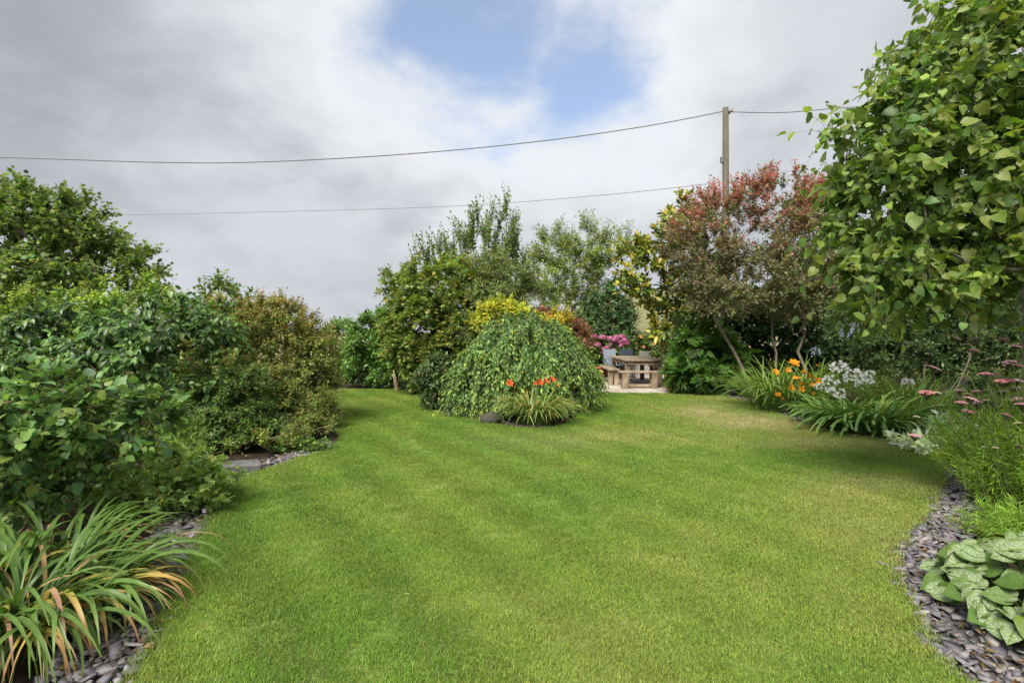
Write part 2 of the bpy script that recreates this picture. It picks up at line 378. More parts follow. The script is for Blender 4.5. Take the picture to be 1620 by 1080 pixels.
def plant(name, label, cat, base, ells, clusters, leaf, pal, seed, twigs=8, twig_len=.35, per=9, size=.07, mat=None, hi=None, indiv=0,
          stems=1, trunk_r=.06, lean=.3, bark=(.16, .13, .10), shell=.75, wo=.8, wu=.4, wr=.6, sag=.15, fw=.5, fs=.8, droop=.15,
          nu=.8, no=.5, nr=.45, tip=None, top=None, group=None, fork=.3, spread=.12, tipr=.004, size_j=.25, twig_r=.0022, trunk_name='trunk', pull=.6):
    rg = np.random.default_rng(seed); base = np.array([base[0], base[1], -.05])
    ro = root(name, base, label, cat, group); mat = mat or M_LEAF
    A, out_, rr = sample_ells(ells, clusters, shell, rg)
    cen = np.mean([e[0] for e in ells], 0); zlo = min(e[0][2] - e[1][2] for e in ells); zhi = max(e[0][2] + e[1][2] for e in ells)
    nodes, par, dirs, branches = [], [], [], []
    for s in range(stems):
        b = base + np.array([rg.normal() * spread, rg.normal() * spread, 0]) * (stems > 1)
        tgt = np.array([b[0] + (cen[0] - b[0]) * pull + rg.normal() * lean * (.4 + .8 * (stems > 1)), b[1] + (cen[1] - b[1]) * pull + rg.normal() * lean * .6,
                        max(.35, zlo + (zhi - zlo) * fork * (.8 + .5 * rg.random()))])
        k = 7; prev = -1; ids = []
        for i in range(k):
            t = i / (k - 1); p = b + (tgt - b) * np.array([t ** 1.3, t ** 1.3, t]) + rg.normal(size=3) * .02 * (tgt[2]) * np.array([1, 1, .2]) * (0 < i)
            nodes.append(p); par.append(prev); dirs.append(norm(tgt - b)); prev = len(nodes) - 1; ids.append(prev)
        branches.append((ids, True))
    nb = len(nodes); maxn = nb + 5 * len(A) + 10
    NP = np.zeros((maxn, 3)); NP[:nb] = nodes; ND = np.zeros((maxn, 3)); ND[:nb] = dirs; cnt = nb
    D0 = np.min(np.linalg.norm(A[:, None] - NP[None, :nb], axis=2), 1)
    tips = np.zeros(len(A), int)
    lowest = np.array([i for i in range(nb) if par[i] == -1 or par[par[i]] == -1])
    for a in np.argsort(D0):
        q = A[a]; v = NP[:cnt] - q; dd = np.linalg.norm(v, axis=1) + .9 * np.maximum(0, v[:, 2] + .05)
        dd[lowest] += 5
        j = int(np.argmin(dd)); p0 = NP[j]; L = np.linalg.norm(q - p0)
        ctrl = p0 + ND[j] * L * .35 + UP * L * .12 + rg.normal(size=3) * L * .08
        ids = [j]; prev = j
        for t in ((.35, .7, 1.) if L > .12 else (1.,)):
            p = (1 - t) ** 2 * p0 + 2 * t * (1 - t) * ctrl + t * t * q
            NP[cnt] = p; ND[cnt] = norm(p - NP[prev]); par.append(prev); ids.append(cnt); prev = cnt; cnt += 1
        branches.append((ids, False)); tips[a] = prev
    count = np.zeros(cnt)
    for tnode in tips:
        i = tnode
        while i >= 0: count[i] += 1; i = par[i]
    rad = tipr * np.maximum(count, 1) ** .5
    tr = np.array([count[b[0][0]] for b in branches if b[1]]).max(); sc = trunk_r / (tipr * tr ** .5); e_ = math.log(max(sc, .05) * tr ** .5) / math.log(max(tr, 2))
    rad = tipr * np.maximum(count, 1) ** max(.15, e_)
    accB = Acc()
    for ids, is_t in branches:
        pr = rad[ids].copy()
        if not is_t: pr[0] = min(pr[0], pr[1] * 1.15)
        else: pr[0] *= 1.25
        cc = np.array(bark) * (.85 + .3 * rg.random())
        if is_t:
            at_ = Acc(); tube(at_, NP[ids], pr, 9, cc); link(trunk_name, at_.data(trunk_name, M_BARK, base, True), ro)
        else: tube(accB, NP[ids], pr, 5 if pr[0] > .012 else 3, cc)
    # twigs with leaves along them
    n = len(A); K = twigs; ti = np.repeat(np.arange(n), K); o = out_[ti]
    w_ = norm(o * wo + UP * wu + rg.normal(size=(len(ti), 3)) * wr)
    ln = twig_len * (.55 + .75 * rg.random(len(ti))); s0 = A[ti] - w_ * ln[:, None] * .25
    def at(t): return s0 + w_ * (ln * t)[:, None] - UP * (sag * ln * t * t)[:, None]
    mid, end = at(.5), at(1.)
    # all twigs at once as three-sided tapering rods
    pts = np.stack([s0, mid, end], 1); a_ = norm(np.cross(w_, np.array([.31, .42, .85]))); b_ = np.cross(w_, a_)
    an = np.arange(3) * 2.0944; ring = np.cos(an)[None, :, None] * a_[:, None] + np.sin(an)[None, :, None] * b_[:, None]
    rads = twig_r * np.array([1.2, .9, .5]); V = pts[:, :, None] + rads[None, :, None, None] * ring[:, None]
    q = []
    for i in range(2):
        for j in range(3): k = (j + 1) % 3; q.append([i * 3 + j, i * 3 + k, i * 3 + 3 + k, i * 3 + 3 + j])
    q = np.array(q)[None] + (np.arange(len(ti)) * 9)[:, None, None]
    accB.add(V.reshape(-1, 3), None, q.reshape(-1, 4), np.array(bark) * .9 + np.array([.0, .02, 0]))
    link('branches', accB.data('branches', M_BARK, base, True), ro)
    N = len(ti) * per; li = np.repeat(np.arange(len(ti)), per)
    t = np.tile((np.arange(per) + .5) / per, len(ti)) + rg.normal(size=N) * .04; t = t.clip(.02, 1.02)
    wv = w_[li]; pos = s0[li] + wv * (ln[li] * t)[:, None] - UP * (sag * ln[li] * t * t)[:, None]
    side = rg.normal(size=(N, 3)); side = norm(side - wv * np.sum(side * wv, 1, keepdims=True))
    tipm = (t > .9)[:, None]
    d = norm(wv * (fw + .7 * tipm) + side * fs * (1 - .6 * tipm) + UP * -droop + rg.normal(size=(N, 3)) * .15)
    nref = norm(UP * nu + o[li] * no + rg.normal(size=(N, 3)) * nr); fr = leaf_frames(d, nref, 0)
    sz = size * (1 + rg.normal(size=N) * size_j).clip(.45, 1.6)
    pos = pos + d * (sz * .12)[:, None]
    col = palette(pal, N, rg) * (1 + rg.normal(size=(n, 1))[ti][li] * .2).clip(.5, 1.6)
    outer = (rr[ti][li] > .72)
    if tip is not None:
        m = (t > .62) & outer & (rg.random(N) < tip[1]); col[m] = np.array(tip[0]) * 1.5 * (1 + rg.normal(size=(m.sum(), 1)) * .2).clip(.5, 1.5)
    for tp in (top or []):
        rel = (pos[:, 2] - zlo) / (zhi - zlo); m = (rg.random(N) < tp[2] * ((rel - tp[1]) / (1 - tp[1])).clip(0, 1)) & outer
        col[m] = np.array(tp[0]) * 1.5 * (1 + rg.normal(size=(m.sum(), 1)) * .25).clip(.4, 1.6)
    ok = pos[:, 2] > .02
    pos, fr, sz, col = pos[ok], fr[ok], sz[ok], col[ok]
    rest = np.ones(len(pos), bool)
    if indiv:
        sel = pick_visible(pos, sz, indiv); rest[sel] = False
        leaf_objects(ro, base, hi or leaf, pos, fr, sz, col, mat, sel)
    V, T, C, L = place_leaves(leaf, pos[rest], fr[rest], sz[rest], col[rest])
    f = link('foliage', mesh_data('foliage', V - base, T, None, mat, C, L), ro); f['kind'] = 'stuff'
    return ro

def strap_mesh(name, L, wd, e0, curve, cols, mat, rg, n=9, twist=0., fold=.25, tipw=.08):
    s = np.linspace(0, 1, n); an = R(e0) - R(curve) * s ** 1.3
    ds = L / (n - 1); x = np.concatenate([[0], np.cumsum(np.cos((an[1:] + an[:-1]) / 2) * ds)]); z = np.concatenate([[0], np.cumsum(np.sin((an[1:] + an[:-1]) / 2) * ds)])
    y = np.sin(s * 2 + rg.random() * 6) * L * .02 * rg.normal()
    wv = wd * np.minimum(1, .55 + 1.2 * s) * np.where(s > .55, ((1 - s) / .45).clip(tipw, 1) ** .75, 1)
    nx, nz = -np.sin(an), np.cos(an); tw = twist * s
    V, C, U = [], [], []
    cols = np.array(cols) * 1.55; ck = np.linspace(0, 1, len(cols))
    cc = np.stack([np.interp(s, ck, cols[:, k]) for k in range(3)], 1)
    for i in range(n):
        for side in (-1, 0, 1):
            f = fold * abs(side) * wv[i] * .5
            lat = side * wv[i] * .5
            V.append([x[i] + nx[i] * f + nx[i] * lat * math.sin(tw[i]), y[i] + lat * math.cos(tw[i]), z[i] + nz[i] * f + nz[i] * lat * math.sin(tw[i])])
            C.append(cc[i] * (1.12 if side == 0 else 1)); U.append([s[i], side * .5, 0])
    q = [[i * 3 + k, i * 3 + 3 + k, i * 3 + 4 + k, i * 3 + 1 + k] for i in range(n - 1) for k in (0, 1)]
    return mesh_data(name, V, None, q, mat, np.array(C), U, True)

def clump(name, label, cat, c, n, rad0, meshes, seed, group=None, leafname='leaf', smin=.75, smax=1.15, inner=.0, yaw=None, weights=None):
    rg = np.random.default_rng(seed); ro = root(name, (c[0], c[1], -.04), label, cat, group)
    for i in range(n):
        a = rg.random() * 2 * math.pi if yaw is None else yaw[0] + (rg.random() - .5) * yaw[1]
        r = rad0 * math.sqrt(rg.random()); b = a + rg.normal() * .5
        o = link(leafname, meshes[rg.choice(len(meshes), p=weights)], ro, (r * math.cos(b), r * math.sin(b), 0))
        s = smin + (smax - smin) * rg.random(); o.scale = (s, s * (.85 + .3 * rg.random()), s); o.rotation_euler = (rg.normal() * .12, rg.normal() * .06, a)
    return ro

def stalk(parent, base, p0, p1, r=.004, col=(.09, .14, .03), bend=.03, name='flower_stalk', extra=None):
    acc = Acc(); p0 = np.asarray(p0, float); p1 = np.asarray(p1, float); t = np.linspace(0, 1, 6)[:, None]
    hv = np.array([p1[0] - p0[0], p1[1] - p0[1], 0]); pts = p0 + (p1 - p0) * t - hv * (t * (1 - t)) * .6 + np.sin(t * 3.1) * rng.normal(size=3) * bend * .4 * np.array([1, 1, 0])
    tube(acc, pts, np.linspace(r, r * .6, 6), 5, col)
    if extra: extra(acc, pts)
    return link(name, acc.data(name, M_PETAL, base, True), parent)

# flower meshes -----------------------------------------------------
def petal(acc, L, wd, pitch, yaw, col, curve=40, o=(0, 0, 0), n=5, tipcol=None):
    s = np.linspace(0, 1, n); an = R(pitch) - R(curve) * s; ds = L / (n - 1)
    x = np.concatenate([[0], np.cumsum(np.cos(an[:-1]) * ds)]); z = np.concatenate([[0], np.cumsum(np.sin(an[:-1]) * ds)])
    wv = wd * np.sin(np.pi * (s * .86 + .1)) ** .7; V = []; C = []
    for i in range(n):
        for side in (-1, 0, 1):
            p = np.array([x[i], side * wv[i] / 2, z[i] + abs(side) * wv[i] * .12]); cy, sy = math.cos(yaw), math.sin(yaw)
            V.append([p[0] * cy - p[1] * sy + o[0], p[0] * sy + p[1] * cy + o[1], p[2] + o[2]])
            cc = np.array(col) if tipcol is None else np.array(col) * (1 - s[i]) + np.array(tipcol) * s[i]; C.append(cc)
    q = [[i * 3 + k, i * 3 + 3 + k, i * 3 + 4 + k, i * 3 + 1 + k] for i in range(n - 1) for k in (0, 1)]
    acc.add(V, None, q, np.array(C))
def lily_mesh(name, c0, c1, L=.095, rg=rng):
    a = Acc()
    for k in range(6): petal(a, L, L * (.42 if k % 2 else .52), 68 + 5 * rg.normal(), k * 1.047 + rg.normal() * .06, c0, 75 + 15 * rg.random(), tipcol=c1)
    tube(a, [[0, 0, -.03], [0, 0, 0], [0, 0, .01]], [.004, .006, .004], 5, np.array(c0) * .7 + np.array([.02, .05, 0]))
    return a.data(name, M_PETAL, smooth_=True)
def umbel_mesh(name, rr, nf, c, cg, rg, low=-.35):
    a = Acc()
    for k in range(nf):
        d = norm(np.array([rg.normal(), rg.normal(), abs(rg.normal()) * .9 + low])); r = rr * (.75 + .3 * rg.random()); e = d * r
        tube(a, [[0, 0, 0], e * .6, e], [.0016, .0013, .0018], 3, cg, False)
        u = norm(np.cross(d, [.2, .5, .84])); v = np.cross(d, u); op = rg.random() > .25
        for j in range(6):
            an = j * 1.047 + rg.random() * .2; rad_ = u * math.cos(an) + v * math.sin(an); fl = rr * (.36 if op else .26); sp = .75 if op else .25
            t1 = e + d * fl * .6 + rad_ * fl * sp * .5; t2 = e + d * fl * 1.0 + rad_ * fl * sp; sd = np.cross(d, rad_) * fl * .17
            a.add([e, t1 + sd, t2, t1 - sd], None, [[0, 1, 2, 3]], np.array(c) * (.85 + .3 * rg.random()))
    return a.data(name, M_PETAL)
def mop_mesh(name, rr, nf, cols, rg):
    a = Acc()
    for k in range(nf):
        d = norm(rg.normal(size=3)); d[2] = abs(d[2]) - .25; d = norm(d); e = d * rr * np.array([1, 1, .8]) * (.9 + .15 * rg.random())
        u = norm(np.cross(d, [.2, .5, .84])); v = np.cross(d, u); c = np.array(cols[rg.integers(len(cols))]) * (.8 + .4 * rg.random()); ph = rg.random() * 6
        for j in range(4):
            an = ph + j * 1.571; rad_ = u * math.cos(an) + v * math.sin(an); sd = np.cross(d, rad_); fl = rr * .26
            a.add([e, e + rad_ * fl * .6 + sd * fl * .45 + d * fl * .15, e + rad_ * fl * 1.05, e + rad_ * fl * .6 - sd * fl * .45 + d * fl * .15], None, [[0, 1, 2, 3]], c)
    return a.data(name, M_PETAL)
def corymb_mesh(name, rr, nf, c, rg):
    a = Acc()
    for k in range(nf):
        r = rr * math.sqrt(rg.random()); an = rg.random() * 6.283; p = np.array([r * math.cos(an), r * math.sin(an), .012 * (1 - (r / rr) ** 2) + rg.normal() * .0015])
        tube(a, [[0, 0, -.05], p * np.array([.75, .75, 1]) - [0, 0, .012], p], [.0012, .001, .001], 3, (.13, .17, .06), False)
        f = rr * .2 * (.7 + .5 * rg.random()); ph = rg.random() * 6; m = np.arange(6) * 1.047 + ph
        ring = p + np.stack([np.cos(m) * f, np.sin(m) * f, np.full(6, -.001)], 1)
        a.add(np.concatenate([ring, p[None] + [[0, 0, .003]]]), [[i, (i + 1) % 6, 6] for i in range(6)], None, np.concatenate([np.tile(np.array(c) * (.75 + .5 * rg.random()), (6, 1)), np.array([[c[0] * .8 + .1, c[1] * .6 + .1, c[2] * .6 + .08]])]))
    return a.data(name, M_PETAL)

# ================================================================== THE SETTING
def vnoise(x, y, s, seed):                            # smooth value noise on the ground
    rg = np.random.default_rng(seed); T = rg.random((64, 64)); x = x / s + 31.7; y = y / s + 17.3
    i = np.floor(x).astype(int); j = np.floor(y).astype(int); u = x - i; v = y - j; u = u * u * (3 - 2 * u); v = v * v * (3 - 2 * v)
    g = lambda a, b: T[a % 64, b % 64]
    return (g(i, j) * (1 - u) + g(i + 1, j) * u) * (1 - v) + (g(i, j + 1) * (1 - u) + g(i + 1, j + 1) * u) * v

def catmull(pts, per=8):
    pts = np.asarray(pts, float); o = []
    for i in range(len(pts) - 1):
        p0, p1, p2, p3 = pts[max(i - 1, 0)], pts[i], pts[i + 1], pts[min(i + 2, len(pts) - 1)]
        for t in np.arange(per) / per:
            o.append(.5 * (2 * p1 + (p2 - p0) * t + (2 * p0 - 5 * p1 + 4 * p2 - p3) * t * t + (3 * p1 - p0 - 3 * p2 + p3) * t ** 3))
    o.append(pts[-1]); return np.array(o)

left_e = catmull([(-1.15, -1.2, 0), (-1.45, .8, 0)] + [G(*p) for p in ((212, 1080), (268, 970), (305, 895), (338, 825), (345, 782), (400, 752), (470, 728), (530, 706), (547, 692), (538, 678), (515, 660), (470, 640), (400, 622))])
isl_e = catmull([G(*p) for p in ((600, 616), (655, 620), (662, 633), (688, 650), (740, 664), (790, 674), (845, 679), (895, 674), (922, 656), (938, 634), (942, 621))])
right_e = catmull([G(*p) for p in ((1058, 622.5), (1120, 625), (1185, 636), (1225, 655), (1290, 678), (1395, 697), (1478, 720), (1484, 745), (1458, 795), (1412, 850), (1400, 895), (1432, 965), (1520, 1080))] + [np.array([2.3, .8, 0]), np.array([2.6, -1.2, 0])])
lawn_poly = np.concatenate([left_e, [G(470, 614)], isl_e, right_e])[:, :2]

def inside(poly, x, y):
    r = np.zeros(len(x), bool); n = len(poly)
    for i in range(n):
        x1, y1 = poly[i]; x2, y2 = poly[(i + 1) % n]
        if y1 == y2: continue
        c = ((y1 > y) != (y2 > y)) & (x < (x2 - x1) * (y - y1) / (y2 - y1) + x1); r ^= c
    return r

# ground: soil in the garden, rough pasture outside it, reaching the horizon
gm, t, o = new_mat('soil_and_pasture')
c = nd(t, 'ShaderNodeTexCoord'); n1 = tex_noise(t, 9, 8, rough=.7); n2 = tex_noise(t, .12, 4); n3 = tex_noise(t, 60, 4)
soil = mixc(t, smooth(t, n1.outputs[0], .3, .7), (.022, .017, .012), (.06, .046, .033))
past = mixc(t, smooth(t, n2.outputs[0], .35, .65), (.10, .125, .035), (.23, .19, .085))
dl = nd(t, 'ShaderNodeVectorMath', operation='LENGTH'); t.links.new(c.outputs['Object'], dl.inputs[0])
p = nd(t, 'ShaderNodeBsdfPrincipled'); t.links.new(mixc(t, smooth(t, dl.outputs['Value'], 23, 27), soil, past), p.inputs['Base Color']); p.inputs['Roughness'].default_value = .95; p.inputs['Specular IOR Level'].default_value = .1
b = nd(t, 'ShaderNodeBump'); b.inputs[0].default_value = .8; b.inputs['Distance'].default_value = .03; t.links.new(n1.outputs[0], b.inputs['Height']); t.links.new(b.outputs[0], p.inputs['Normal'])
t.links.new(p.outputs[0], o.inputs[0])
bm = bmesh.new(); bmesh.ops.create_grid(bm, x_segments=40, y_segments=40, size=2500)
me = bpy.data.meshes.new('ground'); bm.to_mesh(me); bm.free(); me.materials.append(gm)
tag(link('ground', me, None, (0, 0, -.05)), 'dark soil of the beds running out into rough pasture', 'ground', kind='structure')

# hillside beyond the garden wall
gx, gy = np.meshgrid(np.linspace(-60, 260, 65), np.linspace(27, 420, 60)); 
sm = lambda v, a, b: (lambda q: q * q * (3 - 2 * q))(((v - a) / (b - a)).clip(0, 1))
gz = sm(gy, 27, 190) * 15 * sm(gx - gy * .12, -30, 25) + vnoise(gx, gy, 9, 3) * .9 * sm(gy, 27, 45) + vnoise(gx, gy, 3, 4) * .35 * sm(gy, 27, 45) - .12
V = np.stack([gx, gy, gz], -1).reshape(-1, 3); ii = (np.arange(59)[:, None] * 65 + np.arange(64)[None]).ravel()
M_HILL = mottle_mat('hill_pasture', [(.10, .12, .04), (.20, .18, .08), (.27, .21, .11)], .25, bumps=.6)
tag(link('hillside', mesh_data('hillside', V, None, np.stack([ii, ii + 1, ii + 66, ii + 65], 1), M_HILL, None, None, True)), 'tan and green hillside beyond the garden wall', 'hill', kind='structure')

# lawn sheet
lm, t, o = new_mat('lawn_thatch')
n1 = tex_noise(t, 40, 5); n2 = tex_noise(t, .8, 3)
cc = mixc(t, smooth(t, n1.outputs[0], .3, .7), (.13, .18, .035), (.22, .25, .06))
p = nd(t, 'ShaderNodeBsdfPrincipled'); t.links.new(cc, p.inputs['Base Color']); p.inputs['Roughness'].default_value = .95; t.links.new(p.outputs[0], o.inputs[0])
bm = bmesh.new(); vs = [bm.verts.new((x, y, 0)) for x, y in lawn_poly]; f = bm.faces.new(vs)
if f.normal.z < 0: f.normal_flip()
ex = bmesh.ops.extrude_face_region(bm, geom=[f]); 
for v in [g for g in ex['geom'] if isinstance(g, bmesh.types.BMVert)]: v.co.z = 0
for v in vs: v.co.z = -.06
bmesh.ops.triangulate(bm, faces=bm.faces[:]); bmesh.ops.recalc_face_normals(bm, faces=bm.faces[:])
me = bpy.data.meshes.new('lawn'); bm.to_mesh(me); bm.free(); me.materials.append(lm)
tag(link('lawn', me), 'mown lawn curving between the planted beds', 'lawn', kind='structure')

# grass blades: tufts scattered over the lawn
def tuft(name, nb, rad, hmin, hmax, wd, rg):
    a = rg.random(nb) * 6.283; r = rad * np.sqrt(rg.random(nb)); b = np.stack([r * np.cos(a), r * np.sin(a), np.zeros(nb)], 1)
    h = hmin + (hmax - hmin) * rg.random(nb); ya = rg.random(nb) * 6.283; ln = h * (.25 + .75 * rg.random(nb))
    dr = np.stack([np.cos(ya), np.sin(ya), np.zeros(nb)], 1); sd = np.stack([-np.sin(ya), np.cos(ya), np.zeros(nb)], 1)
    m = b + dr * (ln * .35)[:, None] + UP * (h * .62)[:, None]; tp = b + dr * ln[:, None] + UP * h[:, None] * .95
    w0 = wd * (.7 + .6 * rg.random(nb))[:, None] / 2
    V = np.stack([b - sd * w0, b + sd * w0, m + sd * w0 * .8, m - sd * w0 * .8, tp], 1).reshape(-1, 3)
    k = (np.arange(nb) * 5)[:, None]; q = np.array([[0, 1, 2, 3]]) + k; tr = np.array([[3, 2, 4]]) + k
    c = np.repeat((.7 + .6 * rg.random((nb, 1))) * (1 + rg.normal(size=(nb, 3)) * .06) * np.where(rg.random((nb, 1)) < .1, np.array([[1.7, 1.35, 1.5]]), 1), 5, 0)
    return mesh_data(name, V, tr, q, M_GRASS, c)
M_GRASS, t, o = new_mat('grass_blade')
a1 = nd(t, 'ShaderNodeAttribute', attribute_name='Col'); a2 = nd(t, 'ShaderNodeAttribute', attribute_name='gcol', attribute_type='INSTANCER')
cg = mixc(t, 1.0, a1.outputs['Color'], a2.outputs['Color'], 'MULTIPLY')
p = nd(t, 'ShaderNodeBsdfPrincipled'); t.links.new(cg, p.inputs['Base Color']); p.inputs['Roughness'].default_value = .55; p.inputs['Specular IOR Level'].default_value = .25
tr = nd(t, 'ShaderNodeBsdfTranslucent'); t.links.new(cg, tr.inputs[0]); mx = nd(t, 'ShaderNodeMixShader'); mx.inputs[0].default_value = .3
t.links.new(p.outputs[0], mx.inputs[1]); t.links.new(tr.outputs[0], mx.inputs[2]); t.links.new(mx.outputs[0], o.inputs[0])
tcol = bpy.data.collections.new('grass_tufts'); rgt = np.random.default_rng(5)
for i in range(6):
    ob = bpy.data.objects.new('grass_tuft', tuft('grass_tuft', 84, .07, .008, .020, .0023, rgt)); tcol.objects.link(ob)

lo, hi_ = lawn_poly.min(0), lawn_poly.max(0)
def scatter_lawn(dens, ymin, ymax, rg):
    n = int(dens * (hi_[0] - lo[0]) * (ymax - ymin)); x = lo[0] + (hi_[0] - lo[0]) * rg.random(n); y = ymin + (ymax - ymin) * rg.random(n)
    k = inside(lawn_poly, x, y) & (np.abs(x) < (y + .5) * 1.06 + .3); return np.stack([x[k], y[k]], 1)
pts = np.concatenate([scatter_lawn(900, 1.2, 4.2, rgt), scatter_lawn(520, 4.2, 8, rgt), scatter_lawn(360, 8, hi_[1], rgt)])
edge_pts = []                                         # a ragged, slightly longer fringe along the cut edges
for e in (left_e, isl_e, right_e):
    seg = np.linalg.norm(np.diff(e[:, :2], axis=0), axis=1)
    for i in range(len(seg)):
        k = int(seg[i] * 45); tt = rgt.random((k, 1)); q = e[i, :2] + (e[i + 1, :2] - e[i, :2]) * tt + rgt.normal(size=(k, 2)) * .018; edge_pts.append(q)
edge_pts = np.concatenate(edge_pts); edge_pts = edge_pts[edge_pts[:, 1] > 1.2]
ne = len(edge_pts); pts = np.concatenate([pts, edge_pts]); x, y = pts.T; n = len(pts)
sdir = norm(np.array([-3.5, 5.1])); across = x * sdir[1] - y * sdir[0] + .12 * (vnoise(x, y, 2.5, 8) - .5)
stripe = np.tanh(2.2 * np.sin(across * 2 * math.pi / .66))           # mower stripes: drives the blade lean and a painted light-dark tint
fresh, mid_, yel, dry = np.array([.148, .268, .034]), np.array([.20, .30, .043]), np.array([.30, .345, .075]), np.array([.52, .44, .23])
nz = .5 * vnoise(x, y, 1.3, 1) + .3 * vnoise(x, y, .45, 2) + .2 * vnoise(x, y, .16, 6)
c = fresh + (mid_ - fresh) * sm(nz, .3, .55)[:, None]; c = c + (yel - c) * (sm(nz, .52, .8) * .6)[:, None]
def spot(px, py, rx, ry): q = G(px, py); return np.exp(-(((x - q[0]) / rx) ** 2 + ((y - q[1]) / ry) ** 2))
worn = .9 * spot(1130, 655, .75, 1.1) + .75 * spot(1240, 672, 1.1, .55) + .6 * spot(1345, 702, 1.2, .4) + .5 * spot(1390, 770, .7, .5) + .35 * spot(860, 700, .9, .5) + .3 * spot(1000, 690, 1.2, .6) + .4 * spot(1180, 635, 1, .8) + .35 * spot(1400, 850, .3, .6)
dm = (worn * (.45 + 1.1 * vnoise(x, y, .5, 12)) + .18 * sm(vnoise(x, y, .9, 14), .75, .95)).clip(0, 1)
c = c + (dry - c) * (dm * .65)[:, None]
c = c * (1 + .10 * stripe * (.35 + .65 * sm(-x + .22 * y, -.6, .9)))[:, None] * (1 + rgt.normal(size=(n, 1)) * .10).clip(.6, 1.5)  # light and dark of leaning blades painted into the grass colour, stripe by stripe
lean = .09 * stripe + rgt.normal(size=n) * .06
sc = np.where(y < 4.2, 1., np.where(y < 8, 1.12, 1.35)) * (.7 + .4 * rgt.random(n) + .3 * vnoise(x, y, .3, 41)) * np.where(np.arange(n) >= n - ne, 1.25, 1.)
me = bpy.data.meshes.new('grass'); me.vertices.add(n); me.vertices.foreach_set('co', np.stack([x, y, np.where(np.arange(n) >= n - ne, -.006, .0)], 1).astype(np.float32).ravel())
def pattr(nm, ty, key, arr): a = me.attributes.new(nm, ty, 'POINT'); a.data.foreach_set(key, np.asarray(arr, np.float32 if key != 'value' or ty != 'INT' else np.int32).ravel())
pattr('gcol', 'FLOAT_COLOR', 'color', np.concatenate([c, np.ones((n, 1))], 1))
pattr('grot', 'FLOAT_VECTOR', 'vector', np.stack([-lean * sdir[1], lean * sdir[0], rgt.random(n) * 6.283], 1))
pattr('gscl', 'FLOAT', 'value', sc); pattr('gidx', 'INT', 'value', rgt.integers(0, 6, n))
grass = tag(link('grass', me), 'short green and straw-tipped grass blades of the lawn', 'grass', kind='stuff')
ng = bpy.data.node_groups.new('grass_scatter', 'GeometryNodeTree')
ng.interface.new_socket('Geometry', in_out='INPUT', socket_type='NodeSocketGeometry'); ng.interface.new_socket('Geometry', in_out='OUTPUT', socket_type='NodeSocketGeometry')
gi, go = ng.nodes.new('NodeGroupInput'), ng.nodes.new('NodeGroupOutput'); iop = ng.nodes.new('GeometryNodeInstanceOnPoints'); ci = ng.nodes.new('GeometryNodeCollectionInfo')
ci.inputs['Collection'].default_value = tcol; ci.inputs['Separate Children'].default_value = True; ci.inputs['Reset Children'].default_value = True
def na(nm, ty): a = ng.nodes.new('GeometryNodeInputNamedAttribute'); a.data_type = ty; a.inputs[0].default_value = nm; return a.outputs[0]
ng.links.new(gi.outputs[0], iop.inputs['Points']); ng.links.new(ci.outputs[0], iop.inputs['Instance']); iop.inputs['Pick Instance'].default_value = True
ng.links.new(na('gidx', 'INT'), iop.inputs['Instance Index'])
e2r = ng.nodes.new('FunctionNodeEulerToRotation'); ng.links.new(na('grot', 'FLOAT_VECTOR'), e2r.inputs[0]); ng.links.new(e2r.outputs[0], iop.inputs['Rotation'])
ng.links.new(na('gscl', 'FLOAT'), iop.inputs['Scale']); ng.links.new(iop.outputs[0], go.inputs[0])
md = grass.modifiers.new('scatter', 'NODES'); md.node_group = ng

